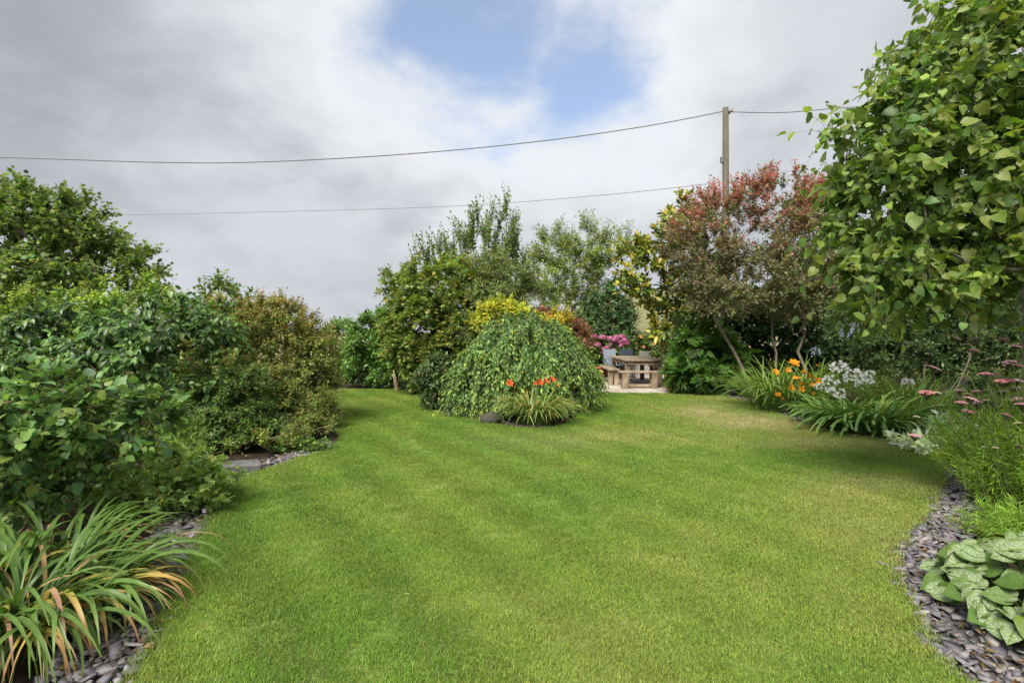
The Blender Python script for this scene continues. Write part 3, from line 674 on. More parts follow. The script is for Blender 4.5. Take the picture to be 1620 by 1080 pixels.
# slate mulch along the lawn edges
def chip_mesh(rg):
    k = rg.integers(4, 6); an = np.sort(rg.random(k)) * .8 + np.arange(k) * 2 * math.pi / k; r = .5 * (.6 + .65 * rg.random(k))
    top_ = np.stack([r * np.cos(an), r * np.sin(an) * (.55 + .3 * rg.random()), np.full(k, .055) + rg.normal(size=k) * .015], 1); bot = top_ * [1.0, 1.0, 0] + [0, 0, -.06]
    V = np.concatenate([top_, bot]); T = [[0, i, i + 1] for i in range(1, k - 1)]; Q = [[i, k + i, k + (i + 1) % k, (i + 1) % k] for i in range(k)]
    return V, np.array(T), np.array(Q)
rgs = np.random.default_rng(21); chips = [chip_mesh(rgs) for _ in range(9)]
slate_cols = [(.2, .19, .205), (.25, .235, .25), (.30, .28, .285), (.18, .172, .19), (.28, .25, .24), (.32, .285, .26)]
def slate_strip(e, s0, s1, wfun, outward, label, dens=800, indiv=300, zoff=-.045):
    e = e[s0:s1]; tg = norm(np.gradient(e, axis=0)); nr_ = np.stack([tg[:, 1], -tg[:, 0], tg[:, 2] * 0], 1) * outward
    ws = np.array([wfun(i / (len(e) - 1)) for i in range(len(e))]); o2 = e + nr_ * ws[:, None]; i2 = e - nr_ * .02
    m = len(e); V = np.concatenate([i2, o2]) + [0, 0, zoff + .004]; q = np.array([[i, i + 1, m + i + 1, m + i] for i in range(m - 1)])
    st = tag(link('slate_mulch', mesh_data('slate_mulch', V, None, q, M_SLATE, np.tile([.10, .09, .09], (len(V), 1)))), label, 'slate mulch', kind='structure')
    seg = np.linalg.norm(np.diff(e, axis=0), axis=1); out_ = []
    for i in range(m - 1):
        for _ in range(rgs.poisson(seg[i] * ws[i] * dens)):
            a = rgs.random(); b_ = rgs.random(); p_ = e[i] + (e[i + 1] - e[i]) * a + nr_[i] * ws[i] * (b_ * 1.05 + .0)
            out_.append(p_)
    pos = np.array(out_); n = len(pos); lay = rgs.random(n); pos[:, 2] = zoff + .008 + .035 * lay
    sz = .04 + .075 * rgs.random(n) ** 2; a = rgs.random(n) * 6.283; tx, ty = rgs.normal(size=(2, n)) * .27
    cs = np.array(slate_cols)[rgs.integers(0, 6, n)] * (.5 + .4 * rgs.random((n, 1))); ki = rgs.integers(0, 9, n)
    sel = set(pick_visible(pos + [0, 0, .02], sz, indiv).tolist()) if indiv else set(); ms = {}; acc = Acc()
    for i in range(n):
        V, T, Q = chips[ki[i]]; mt = Matrix.Rotation(a[i], 3, 'Z') @ Matrix.Rotation(tx[i], 3, 'X') @ Matrix.Rotation(ty[i], 3, 'Y')
        if i in sel:
            key = (ki[i], int(i % 6))
            if key not in ms: ms[key] = mesh_data('slate_chip', V, T, Q, M_SLATE, np.tile(cs[i], (len(V), 1)))
            ob = link('slate_chip', ms[key], st, pos[i]); ob.rotation_euler = mt.to_euler(); ob.scale = (sz[i], sz[i], sz[i] * (.8 + .5 * lay[i]))
        else: acc.add((V * sz[i]) @ np.array(mt).T + pos[i], T, Q, cs[i])
    nlit = int(60 * seg.sum()); k = rgs.integers(0, m - 1, nlit); pl_ = e[k] + nr_[k] * (ws[k] * (rgs.random(nlit) ** .7))[:, None] + rgs.normal(size=(nlit, 3)) * .02; pl_[:, 2] = zoff + .045 + .012 * rgs.random(nlit)
    dl_ = norm(rgs.normal(size=(nlit, 3)) * [1, 1, .25]); fl_ = leaf_frames(dl_, norm(UP + rgs.normal(size=(nlit, 3)) * .5), 0)
    V, T, C, L = place_leaves(T_ovate(.45, .15, .25), pl_, fl_, .02 + .03 * rgs.random(nlit), np.array([(.16, .10, .05), (.22, .13, .06), (.10, .07, .04), (.3, .2, .09), (.12, .14, .05)])[rgs.integers(0, 5, nlit)])
    ob = link('leaf_litter', mesh_data('leaf_litter', V, T, None, M_LEAF, C, L), st); ob['kind'] = 'stuff'
    if acc.n: ob = link('slate_chips', acc.data('slate_chips', M_SLATE), st); ob['kind'] = 'stuff'
L_, R_ = len(left_e), len(right_e)
slate_strip(left_e, 8, 16 + 8 * 7 + 6, lambda s: .36 + .1 * math.sin(s * 5) ** 2, -1, 'grey slate chippings edging the lawn under the shrub border')
slate_strip(right_e, R_ - 1 - 8 * 9, R_ - 8, lambda s: .34 + .2 * max(0, s - .25), -1, 'grey and buff slate chippings between the lawn and the silver-leaved clump')
slate_strip(right_e, 0, R_ - 8 * 9 - 1, lambda s: .55 - .15 * s, -1, 'reddish slate chippings below the orange lilies and the rocks', dens=300, indiv=120)
slate_strip(isl_e, 8, 8 * 7, lambda s: .6 - .25 * s, -1, 'slate chippings round the foot of the weeping dome tree', dens=300, indiv=150)

# patio of stone slabs
pat = tag(link('patio', box_bm and bpy.data.meshes.new('patio')), 'pale stone patio under the timber table', 'patio', kind='structure')
bm = bmesh.new(); fr_ = [G(940, 606.5), G(944, 614), G(962, 622), G(1060, 622.5)]
base_poly = [(1.95, 15.6), (2.12, 13.5), (2.40, 12.95), (4.4, 12.9), (7.5, 13.6), (7.5, 18.2), (1.95, 18.2)]
vs = [bm.verts.new((x, y, -.03)) for x, y in base_poly]; f = bm.faces.new(vs); bm.to_mesh(pat.data); bm.free(); pat.data.materials.append(mottle_mat('patio_joint', [(.12, .11, .10), (.18, .165, .15)], 12))
bp = np.array(base_poly); sl_m = {}
for iy in range(10):
    for ix in range(11):
        x0 = 1.9 + ix * .56 + (.28 if iy % 2 else 0); y0 = 12.9 + iy * .56
        cx_, cy_ = x0 + .28, y0 + .28
        cs_ = np.array([[x0 + .02, y0 + .02], [x0 + .54, y0 + .02], [x0 + .54, y0 + .54], [x0 + .02, y0 + .54]])
        if inside(bp, cs_[:, 0], cs_[:, 1]).all():
            box('slab', (.545, .545, .04), (cx_, cy_, -.008 + .003 * rng.normal()), M_SLAB, pat, (0, 0, rng.normal() * .004), .008)
        elif inside(bp, cs_[:, 0], cs_[:, 1]).any():
            # cut slab along the patio edge
            pts_ = [p for p in cs_]; poly = [Vector((a, b_)) for a, b_ in pts_]
            bmm = bmesh.new(); vv_ = [bmm.verts.new((a, b_, 0)) for a, b_ in cs_]; bmm.faces.new(vv_)
            n_ = len(bp)
            area = 0.5 * sum(bp[i][0] * bp[(i + 1) % n_][1] - bp[(i + 1) % n_][0] * bp[i][1] for i in range(n_)); sg = 1 if area > 0 else -1
            for i in range(n_):
                e0, e1 = bp[i], bp[(i + 1) % n_]; dv = e1 - e0; no_ = Vector((dv[1] * sg, -dv[0] * sg, 0)).normalized()
                bmesh.ops.bisect_plane(bmm, geom=bmm.verts[:] + bmm.edges[:] + bmm.faces[:], plane_co=(e0[0], e0[1], 0), plane_no=no_, clear_outer=True)
            if bmm.faces:
                ex = bmesh.ops.extrude_face_region(bmm, geom=bmm.faces[:]); bmesh.ops.translate(bmm, vec=(0, 0, .04), verts=[g for g in ex['geom'] if isinstance(g, bmesh.types.BMVert)])
                bmesh.ops.recalc_face_normals(bmm, faces=bmm.faces[:]); me = bpy.data.meshes.new('slab'); bmm.to_mesh(me); me.materials.append(M_SLAB); link('slab', me, pat, (0, 0, -.028))
            bmm.free()

# stones
def stone_mesh(rg, flat=.6):
    bm = bmesh.new(); bmesh.ops.create_icosphere(bm, subdivisions=2, radius=.5); d = rg.normal(size=(7, 3)); d = norm(d); h = .34 + .12 * rg.random(7)
    for v in bm.verts:
        p_ = np.array(v.co)
        for k in range(7):
            e_ = p_ @ d[k]
            if e_ > h[k]: p_ = p_ - d[k] * (e_ - h[k]) * .85
        v.co = p_ * [1, .8, flat] + rg.normal(size=3) * .008
    me = bpy.data.meshes.new('stone'); bm.to_mesh(me); bm.free(); me.materials.append(M_STONE); return me

stones = [stone_mesh(rgs, .55 + .3 * rgs.random()) for _ in range(8)]
def rock(name, label, px, py, s, seed, zs=1., group=None, dz=0):
    q = G(px, py); o = tag(link(name, stones[seed % 8], None, (q[0], q[1], s * .16 * zs + dz)), label, 'rock', group); o.scale = (s, s, s * zs); o.rotation_euler = (0, 0, seed * 1.3); return o

# dry-stone wall behind the patio
wl = root('dry_stone_wall', (5.6, 19.6, -.05), 'weathered dry-stone boundary wall behind the hydrangea and table', 'wall')
box('core', (5.2, .3, 1.4), (0, .1, .7), mottle_mat('wall_core', [(.05, .05, .045), (.1, .095, .085)], 8), wl, bev=0)
wst = [m_.copy() for m_ in stones]
for m_ in wst: m_.materials[0] = M_WALLSTONE
z = .0; row = 0
while z < 1.5:
    hh = .11 + .13 * rgs.random(); xx = -2.6 + .15 * (row % 2)
    while xx < 2.6:
        ww = .2 + .25 * rgs.random(); o = link('stone', wst[rgs.integers(8)], wl, (xx + ww / 2, -.08 + rgs.normal() * .02, z + hh / 2)); o.scale = (ww * 1.15, .42, hh * (1.5 + .7 * rgs.random())); o.rotation_euler = (rgs.normal() * .1, rgs.normal() * .13, (rgs.random() < .5) * math.pi); xx += ww
    z += hh; row += 1

# ================================================================== PATIO FURNITURE
def timber(name, size, loc, parent, rot=(0, 0, 0)): return box(name, size, loc, M_WOOD, parent, rot, .008)
tb = root('timber_table', (3.74, 15.55, 0.014), 'heavy weathered timber table with plank top on the stone patio', 'table')
for i in range(7): timber('top_plank', (.150, 2.3, .05), (-.48 + i * .16, 0, .735 + rng.normal() * .002), tb)
for sx in (-1, 1):
    for sy in (-1, 1): timber('leg', (.12, .12, .665), (sx * .46, sy * .98, .3325), tb)
timber('apron', (1.0, .05, .1), (0, -1.06, .655), tb); timber('apron', (1.0, .05, .1), (0, 1.06, .655), tb)
for sx in (-1, 1):
    timber('apron', (.05, 1.84, .1), (sx * .5, 0, .655), tb); timber('brace', (.06, .05, .22), (sx * .34, -1.0, .6), tb, (0, sx * .75, 0))
def bench(label, loc, rz, L):
    b_ = root('timber_bench', loc, label, 'bench', 'timber benches round the table'); b_.rotation_euler = (0, 0, rz)
    timber('seat_plank', (L, .155, .05), (0, -.082, .445), b_); timber('seat_plank', (L, .155, .05), (0, .082, .445), b_)
    for s in (-1, 1):
        timber('leg', (.14, .13, .42), (s * (L / 2 - .16), -.085, .21), b_); timber('leg', (.14, .13, .42), (s * (L / 2 - .16), .085, .21), b_)
    timber('stretcher', (L - .46, .09, .07), (0, 0, .07), b_)
    return b_
bench('short timber bench drawn up to the near end of the table', (3.48, 14.05, .014), R(0), 1.12)
bench('long timber bench along the hydrangea side of the table', (2.95, 15.7, .014), R(90), 1.9)
bench('long timber bench along the magnolia side of the table', (4.62, 15.8, .014), R(90), 1.9)
def chair(label, loc, rz, mat):
    c_ = root('patio_chair', loc, label, 'chair', 'upright patio chairs by the hydrangea'); c_.rotation_euler = (0, 0, rz)
    box('seat', (.46, .44, .03), (0, 0, .43), mat, c_); box('backrest', (.46, .03, .52), (0, .25, .70), mat, c_, (R(-12), 0, 0))
    for sx in (-1, 1):
        box('leg', (.03, .03, .43), (sx * .22, -.2, .215), M_METAL, c_); box('leg', (.03, .03, .45), (sx * .22, .21, .215), M_METAL, c_, (R(-5), 0, 0)); box('armrest', (.04, .46, .025), (sx * .245, .02, .64), M_METAL, c_)
        box('arm_post', (.025, .025, .2), (sx * .245, -.18, .53), M_METAL, c_)
    return c_
chair('blue-grey patio chair with its back to the hydrangea', (3.38, 17.02, .014), R(18), M_GREYM)
chair('black patio chair beside the blue-grey chair', (3.86, 17.2, .014), R(-6), M_DARKM)
wb = root('planter_box', (4.2, 16.3, .774), 'small white box planter on the far end of the timber table', 'planter')
for a, b_, s_ in ((0, -.09, (.26, .02, .16)), (0, .09, (.26, .02, .16)), (-.12, 0, (.02, .16, .16)), (.12, 0, (.02, .16, .16))): box('side', s_, (a, b_, .08), M_WHITE, wb)
box('base', (.22, .16, .02), (0, 0, .012), M_WHITE, wb)
lw = root('retaining_wall', (2.7, 18.4, -.02), 'low pale rendered retaining wall behind the patio chairs', 'wall')
box('wall', (3.9, .25, .5), (2.75, .1, .25), M_WHITE, lw); box('coping', (4.0, .33, .05), (2.75, .1, .526), M_STONE, lw)
# terracotta pot
def lathe(acc, prof, n=24, col=(1, 1, 1)):
    an = np.arange(n) * 2 * math.pi / n; V = np.array([[r * math.cos(a), r * math.sin(a), z_] for r, z_ in prof for a in an]); m = len(prof)
    q = [[i * n + j, i * n + (j + 1) % n, (i + 1) * n + (j + 1) % n, (i + 1) * n + j] for i in range(m - 1) for j in range(n)]; acc.add(V, None, q, col)
box('pot_plinth', (.6, .5, .1), (2.84, 16.4, .06), M_STONE, None); tag(bpy.data.objects['pot_plinth'], 'flat stone plinth under the terracotta pot', 'plinth')
pot = root('terracotta_pot', (2.84, 16.4, .10), 'terracotta pot of small flowers beside the blue-grey chair', 'plant pot')
a = Acc(); lathe(a, [(.0, 0), (.14, 0), (.2, .3), (.2, .3), (.17, .3), (.15, .26)]); pot_body = link('pot_body', a.data('pot_body', M_TERRA, smooth_=False), pot)
a = Acc(); lathe(a, [(.2, .27), (.225, .275), (.225, .34), (.18, .345), (.18, .28)]); link('rim', a.data('rim', M_TERRA), pot_body)
a = Acc(); lathe(a, [(.0, .27), (.18, .27)]); link('soil', a.data('soil', M_BARK), pot)
for k in range(14):
    an = k * 2.4; o = strap_mesh('leaf', .3, .05, 65, 70, [(.08, .13, .03)] * 2, M_LEAF, rng, 5); ob = link('leaf', o, pot, (.08 * math.cos(an), .08 * math.sin(an), .27)); ob.rotation_euler = (0, 0, an)

# ================================================================== UTILITY POLE AND WIRES
PY = 19.; pb = P(1148, 300, PY)
pole = root('utility_pole', (pb[0], PY, -.05), 'tall round timber utility pole rising behind the red-leaved tree', 'utility pole')
ph = P(1148, 171, PY)[2] + .05
a = Acc(); tube(a, [[0, 0, 0], [0, 0, ph * .5], [0, 0, ph]], [.15, .13, .105], 14); me = a.data('shaft', M_POLE, smooth_=True); link('shaft', me, pole)
box('bracket', (.1, .34, .05), (.12, 0, ph - .18), M_METAL, pole, bev=.004); box('insulator', (.06, .06, .1), (.2, -.1, ph - .12), M_WHITE, pole)
a = Acc(); tube(a, [[-.13, -.05, ph - 3.6], [-.14, -.05, ph - 2.2], [-.11, -.04, ph - 1.9]], [.02, .02, .015], 5); link('cable_conduit', a.data('cable_conduit', M_WIRE), pole)
box('switch_box', (.1, .1, .22), (-.16, -.06, ph - 1.95), M_METAL, pole, bev=.005)
def wire(label, pts, r):
    c_ = catmull(pts, 10); a = Acc(); tube(a, c_, r, 6); tag(link('overhead_wire', a.data('overhead_wire', M_WIRE, smooth_=True)), label, 'wire', 'overhead wires on the utility pole')
wire('thick overhead wire sagging to the top of the utility pole from the sycamore side', [P(-900, 215, PY), P(-400, 240, PY), P(0, 249, PY), P(260, 257, PY), P(420, 256, PY), P(640, 244, PY), P(850, 224, PY), P(1020, 200, PY), P(1146, 176, PY)], .020)
wire('overhead wire from the utility pole top towards the broad-leaved tree', [P(1151, 177, PY), P(1240, 178, PY), P(1340, 170, PY), P(1500, 160, PY), P(1900, 120, PY)], .018)
wire('thin lower overhead wire meeting the utility pole behind the red-leaved tree', [P(-300, 338, 33), P(140, 340, 29), P(430, 335, 26), P(720, 326, 23), P(960, 308, 20.8), P(1147, 288, PY + .12)], .012)

# ================================================================== TREES AND SHRUBS
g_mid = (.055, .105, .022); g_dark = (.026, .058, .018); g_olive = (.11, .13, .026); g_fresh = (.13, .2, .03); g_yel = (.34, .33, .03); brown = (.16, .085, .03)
# far-left sycamore
plant('sycamore_tree', 'broad sycamore tree standing beyond the privet hedge', 'tree', (P(40, 500, 21)[0], 21), [ell(40, 400, 21, 120, 105, 3), ell(150, 440, 21, 85, 75, 2.6), ell(-60, 400, 21, 120, 120, 3), ell(205, 470, 20.5, 40, 45, 1.6), ell(95, 352, 21, 60, 46, 2), ell(20, 330, 21, 45, 38, 1.6), ell(225, 440, 20.8, 22, 26, .8)],
      480, T_palm(5, .5), [((.085, .12, .026), 3), (g_mid, 4), ((.065, .10, .022), 2)], 101, twigs=10, twig_len=.95, per=10, size=.15, tip=((.14, .17, .03), .4), trunk_r=.28, shell=.6, wu=.5, bark=(.06, .05, .04), twig_r=.006, tipr=.01, lean=.4)
# privet behind
plant('privet_hedge', 'light yellow-green privet hedge rising behind the dark drooping shrub', 'hedge', (P(170, 500, 9.4)[0], 9.4), [ell(60, 535, 8.9, 130, 78, .7), ell(200, 530, 9.0, 110, 92, .7), ell(305, 545, 8.6, 70, 92, .7), ell(-60, 530, 8.8, 110, 82, .8), ell(130, 600, 9.4, 240, 80, .7)],
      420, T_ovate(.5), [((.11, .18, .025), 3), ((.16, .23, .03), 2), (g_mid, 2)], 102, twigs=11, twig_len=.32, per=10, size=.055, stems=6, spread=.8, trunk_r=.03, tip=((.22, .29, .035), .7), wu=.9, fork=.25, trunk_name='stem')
# dark drooping shrub
plant('viburnum_shrub', 'big rounded shrub of dark drooping oval leaves beside the rusty shrub', 'shrub', (P(170, 700, 6.7)[0], 6.7), [ell(120, 605, 6.5, 170, 122, .95), ell(250, 590, 6.7, 95, 128, .8), ell(10, 610, 6.3, 110, 105, .9), ell(318, 555, 7.3, 54, 98, .6), ell(285, 660, 6.6, 50, 75, .55), ell(110, 690, 6.5, 190, 70, .8)],
      420, T_ovate(.52, .1, .2), [(g_dark, 3), (g_mid, 4), ((.075, .13, .03), 2)], 103, twigs=8, twig_len=.3, per=8, size=.088, mat=M_GLOSS, indiv=300, stems=6, spread=.4, trunk_r=.03, droop=.75, fw=.45, fs=.6, nu=.5, no=.9, wu=.5, fork=.3, bark=(.14, .10, .07), trunk_name='stem')
# rusty shrub and the small one in front
plant('abelia_shrub', 'dense small-leaved shrub turning rusty orange at the lawn corner', 'shrub', (P(440, 690, 8.6)[0], 8.6), [ell(425, 570, 8.5, 80, 98, .85), ell(485, 610, 8.3, 46, 88, .7), ell(370, 545, 8.6, 60, 78, .8), ell(462, 655, 7.9, 66, 62, .6), ell(400, 640, 7.9, 90, 78, .6), ell(465, 690, 7.6, 55, 26, .35), ell(375, 705, 7.0, 60, 26, .35), ell(500, 570, 8.6, 28, 60, .5), ell(440, 522, 8.5, 66, 55, .6), ell(400, 712, 6.5, 50, 20, .3), ell(455, 702, 6.9, 50, 20, .3), ell(505, 688, 7.3, 30, 20, .3)],
      1150, T_diamond(.55), [((.11, .145, .03), 4), ((.085, .13, .026), 5), ((.15, .15, .038), 2)], 104, twigs=10, twig_len=.26, per=11, size=.042, stems=6, spread=.3, trunk_r=.025, tip=((.16, .14, .04), .3), top=[((.27, .15, .05), .55, .4)], wu=.4, fork=.25, bark=(.2, .15, .09), trunk_name='stem')
plant('spiraea_shrub', 'low green shrub with orange tips in front of the rusty shrub', 'shrub', (P(365, 720, 7.2)[0], 7.2), [ell(370, 635, 7.0, 52, 76, .5), ell(350, 690, 6.9, 55, 45, .5), ell(410, 695, 7.0, 48, 36, .4), ell(330, 600, 7.2, 40, 50, .4)],
      400, T_diamond(.55), [(g_mid, 4), ((.08, .12, .025), 3)], 105, twigs=9, twig_len=.2, per=10, size=.04, stems=5, spread=.2, trunk_r=.018, top=[((.22, .11, .03), .75, .4)], fork=.25, trunk_name='stem')
plant('elder_sprig', 'tall leafy shoots poking above the hedge beside the rusty shrub', 'shrub', (P(350, 500, 9.3)[0], 9.9), [ell(350, 470, 9.8, 22, 28, .25), ell(375, 475, 9.8, 22, 20, .25), ell(308, 480, 9.8, 12, 22, .2)],
      26, T_ovate(.5), [(g_mid, 3), (g_olive, 2)], 106, twigs=5, twig_len=.3, per=8, size=.085, trunk_r=.02, stems=2, spread=.1, wu=.7)
# foreground hazel
plant('hazel_shrub', 'open young shrub with broad rounded leaves behind the yellowing lily clump', 'shrub', (P(75, 830, 4.15)[0], 4.15), [ell(60, 655, 3.8, 95, 58, .5), ell(170, 665, 3.9, 75, 42, .4), ell(20, 720, 3.7, 80, 70, .45), ell(240, 660, 4.0, 36, 22, .25), ell(130, 710, 4.0, 95, 50, .4), ell(15, 775, 3.7, 55, 45, .35)],
      165, T_heart(.82, .06, .14, 5), [((.065, .115, .03), 4), ((.09, .15, .035), 3), ((.045, .09, .03), 3)], 107, twigs=5, twig_len=.26, per=6, size=.06, size_j=.38, hi=T_heart(.82, .06, .16, 9), indiv=300, tip=((.12, .16, .035), .35), stems=4, spread=.08, trunk_r=.018, bark=(.22, .16, .09), wu=.4, fork=.35, tipr=.003, droop=.25, trunk_name='stem')
# laurels far back
plant('bay_hedge', 'upright pointed green hedge shrub at the far end of the lawn', 'shrub', (P(535, 560, 16.5)[0], 16.5), [ell(535, 560, 16.5, 32, 52, .7), ell(505, 575, 16.8, 32, 45, .7), ell(560, 580, 16.2, 30, 50, .6)], 240, T_ovate(.42), [(g_mid, 3), ((.085, .14, .025), 3)], 108, twigs=9, twig_len=.4, per=9, size=.09, wu=1.1, stems=4, spread=.3, trunk_r=.04, fork=.2)
plant('cherry_laurel', 'glossy dark green laurel with a forked pale trunk by the far lawn', 'tree', (G(627, 618)[0], G(627, 618)[1]), [ell(598, 545, 14.6, 42, 50, .9), ell(625, 575, 14.4, 35, 38, .8), ell(575, 570, 14.8, 28, 45, .7)], 250, T_ovate(.4), [((.05, .11, .02), 4), ((.085, .16, .025), 3)], 109, twigs=9, twig_len=.35, per=9, size=.11, mat=M_GLOSS, stems=2, spread=.05, trunk_r=.055, fork=.25, bark=(.3, .22, .14), wu=.7, pull=.02, lean=.03)
# maple
plant('japanese_maple', 'wide layered olive-green maple behind the weeping dome tree', 'tree', (P(705, 617, 13.2)[0], 13.2), [ell(700, 460, 13.2, 75, 55, 1.2), ell(665, 520, 12.9, 55, 60, 1.0), ell(745, 500, 13.2, 80, 80, 1.2), ell(700, 575, 13, 60, 50, 1.0), ell(635, 450, 13.4, 28, 36, .5), ell(790, 540, 13.5, 60, 70, 1)],
      760, T_palm(5, .4, 120), [((.09, .135, .024), 4), ((.07, .115, .022), 3), ((.13, .16, .03), 2)], 110, twigs=9, twig_len=.42, per=9, size=.085, stems=4, spread=.1, trunk_r=.07, tip=((.19, .18, .04), .28), wu=.05, wo=1., sag=.25, nu=1.1, no=.25, nr=.3, fork=.35, bark=(.14, .11, .08))
# upright spires behind
plant('pear_tree', 'tall tree throwing straight leafy spires above the maple', 'tree', (P(770, 600, 16)[0], 16), [ell(765, 420, 16, 40, 95, .8), ell(800, 400, 16, 26, 80, .7), ell(735, 420, 16, 32, 60, .8), ell(690, 420, 15.8, 34, 38, .6), ell(815, 430, 16, 34, 60, .6), ell(780, 470, 16, 60, 50, .7)],
      170, T_ovate(.5), [(g_mid, 4), (g_olive, 3), ((.10,.14,.04), 2)], 111, twigs=6, twig_len=.8, per=14, size=.085, wu=1.9, wo=.35, wr=.5, sag=.02, fw=.6, fs=.8, trunk_r=.09, stems=3, spread=.15, shell=.7, lean=.2, twig_r=.006)
plant('willow_shrub', 'grey-green narrow-leaved shrub between the maple and the yellow shrub', 'shrub', (P(775, 600, 12.4)[0], 12.4), [ell(772, 455, 12.4, 40, 55, .6), ell(808, 455, 12.5, 34, 55, .5), ell(790, 510, 12.3, 36, 40, .5), ell(752, 520, 12.3, 28, 40, .5), ell(840, 480, 12.8, 28, 40, .4)], 240, T_diamond(.24), [((.12, .15, .05), 3), ((.085, .115, .035), 3)], 112, twigs=8, twig_len=.4, per=12, size=.085, wu=.5, droop=.5, stems=4, spread=.1, trunk_r=.03, trunk_name='stem')
plant('slender_tree', 'airy pale-green narrow-leaved tree behind the red-brown shrub', 'tree', (P(900, 600, 21.5)[0], 21.5), [ell(895, 440, 21.5, 55, 68, 1.2), ell(868, 420, 21.5, 34, 62, 1.), ell(930, 395, 21.5, 36, 42, .9), ell(955, 400, 21.6, 20, 36, .7), ell(905, 490, 21.5, 60, 40, 1.1), ell(990, 385, 21.7, 16, 16, .5)],
      250, T_diamond(.26), [((.12, .16, .045), 3), ((.16, .19, .055), 3), ((.085, .12, .035), 2)], 113, twigs=8, twig_len=.8, per=13, size=.14, wu=1.3, droop=.55, stems=6, spread=.25, trunk_r=.045, shell=.6, bark=(.24, .19, .13), fork=.25)
plant('escallonia_shrub', 'rounded dense dark green evergreen above the pink hydrangea', 'shrub', (P(960, 560, 19)[0], 19.05), [ell(965, 497, 19, 34, 44, .5), ell(942, 515, 19, 34, 40, .5), ell(985, 505, 19, 18, 36, .45), ell(970, 455, 19, 16, 14, .3)], 240, T_ovate(.5), [(g_dark, 3), ((.045, .09, .025), 3)], 114, twigs=9, twig_len=.35, per=9, size=.08, mat=M_GLOSS, stems=3, spread=.2, trunk_r=.06)
# chartreuse and red shrubs
plant('golden_spiraea', 'bright yellow-leaved shrub peeping over the crown of the weeping tree', 'shrub', (P(800, 560, 11.2)[0], 11.2), [ell(795, 500, 11.2, 42, 22, .4), ell(830, 508, 11.2, 20, 14, .3), ell(765, 508, 11.2, 18, 14, .3)], 80, T_ovate(.36), [((.25, .26, .025), 4), ((.15, .19, .025), 4), ((.30, .26, .025), 2)], 115, twigs=8, twig_len=.26, per=10, size=.085, stems=5, spread=.15, trunk_r=.02, wu=.9, droop=.3, trunk_name='stem')
plant('golden_sprig', 'small yellow-leaved shrub growing through the red-brown one', 'shrub', (P(885, 560, 11.4)[0], 11.3), [ell(885, 508, 11.2, 20, 13, .25), ell(893, 536, 10.9, 10, 7, .2)], 26, T_ovate(.36), [((.27, .25, .025), 4), ((.2, .2, .025), 3), ((.30, .18, .025), 1)], 116, twigs=7, twig_len=.22, per=10, size=.08, stems=3, spread=.1, trunk_r=.016, wu=.9, droop=.3, trunk_name='stem')
plant('smoke_bush', 'red-brown fine-leaved shrub to the hydrangea side of the weeping tree', 'shrub', (P(885, 580, 11.7)[0], 11.7), [ell(880, 528, 11.6, 40, 34, .5), ell(910, 538, 11.6, 22, 30, .5), ell(858, 512, 11.6, 18, 20, .4)], 210, T_palm(5, .3, 110), [((.13, .05, .035), 4), ((.19, .085, .05), 3), ((.09, .06, .03), 2)], 117, twigs=9, twig_len=.26, per=9, size=.06, stems=4, spread=.12, trunk_r=.025, wu=.2, trunk_name='stem')
# weeping dome tree
plant('weeping_tree', 'dome of weeping bright green foliage trailing to the lawn beside orange lilies', 'tree', (P(830, 650, 10.2)[0], 10.2), [ell(828, 580, 10.2, 88, 92, 1.05), ell(775, 600, 10.0, 62, 70, .8), ell(885, 585, 10.1, 54, 58, .85), ell(918, 600, 10.0, 28, 42, .5), ell(745, 615, 9.8, 32, 50, .5), ell(790, 635, 9.5, 40, 30, .4), ell(728, 640, 9.6, 20, 30, .3), ell(850, 530, 10.1, 40, 30, .5)],
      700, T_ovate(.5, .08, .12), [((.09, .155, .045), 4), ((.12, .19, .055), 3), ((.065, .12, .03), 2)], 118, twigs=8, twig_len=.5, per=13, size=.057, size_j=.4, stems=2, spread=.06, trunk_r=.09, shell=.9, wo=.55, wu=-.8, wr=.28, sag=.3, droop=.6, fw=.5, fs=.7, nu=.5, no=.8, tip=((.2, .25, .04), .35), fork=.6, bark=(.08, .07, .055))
plant('choisya_shrub', 'small dark rounded shrub tucked against the weeping dome tree', 'shrub', (P(690, 640, 10.3)[0], 10.4), [ell(690, 600, 10.4, 26, 36, .4), ell(700, 620, 10.3, 28, 22, .4)], 130, T_ovate(.42), [(g_dark, 3), ((.045, .075, .025), 3), ((.12, .13, .05), 1)], 119, twigs=8, twig_len=.2, per=9, size=.07, stems=4, spread=.08, trunk_r=.02, trunk_name='stem')
# hydrangea
hy = plant('hydrangea', 'hydrangea bush with pink mophead flowers beside the patio', 'shrub', (P(955, 590, 18)[0], 18.2), [ell(952, 560, 18.2, 34, 30, .45), ell(978, 550, 18.2, 24, 20, .4), ell(935, 565, 18, 22, 28, .45)], 120, T_heart(.62, .05, .12, 5), [((.035, .075, .02), 4), ((.06, .11, .025), 2)], 120, twigs=6, twig_len=.25, per=7, size=.13, stems=5, spread=.2, trunk_r=.02, trunk_name='stem')
pinks = [mop_mesh('flower_head', .12, 90, [(.55, .14, .30), (.62, .22, .38), (.5, .12, .26), (.6, .3, .4)], rgs) for _ in range(4)]
hb = np.array(hy.location)
for k, (px, py) in enumerate([(940, 532), (953, 534), (965, 536), (973, 538), (984, 533), (981, 541), (977, 541), (989, 538), (928, 540), (960, 550), (953, 553), (971, 554), (951, 558), (941, 565), (958, 571), (983, 547), (946, 546), (975, 534), (966, 545), (936, 552), (990, 543)]):
    p_ = P(px, py, 17.6 + .25 * rng.random()); o = link('flower_head', pinks[k % 4], hy, p_ - hb); s_ = .8 + .4 * rng.random(); o.scale = (s_, s_, s_)
    o.parent = stalk(hy, hb, [p_[0], p_[1] + .3, .4], p_, .006, (.07, .11, .03))
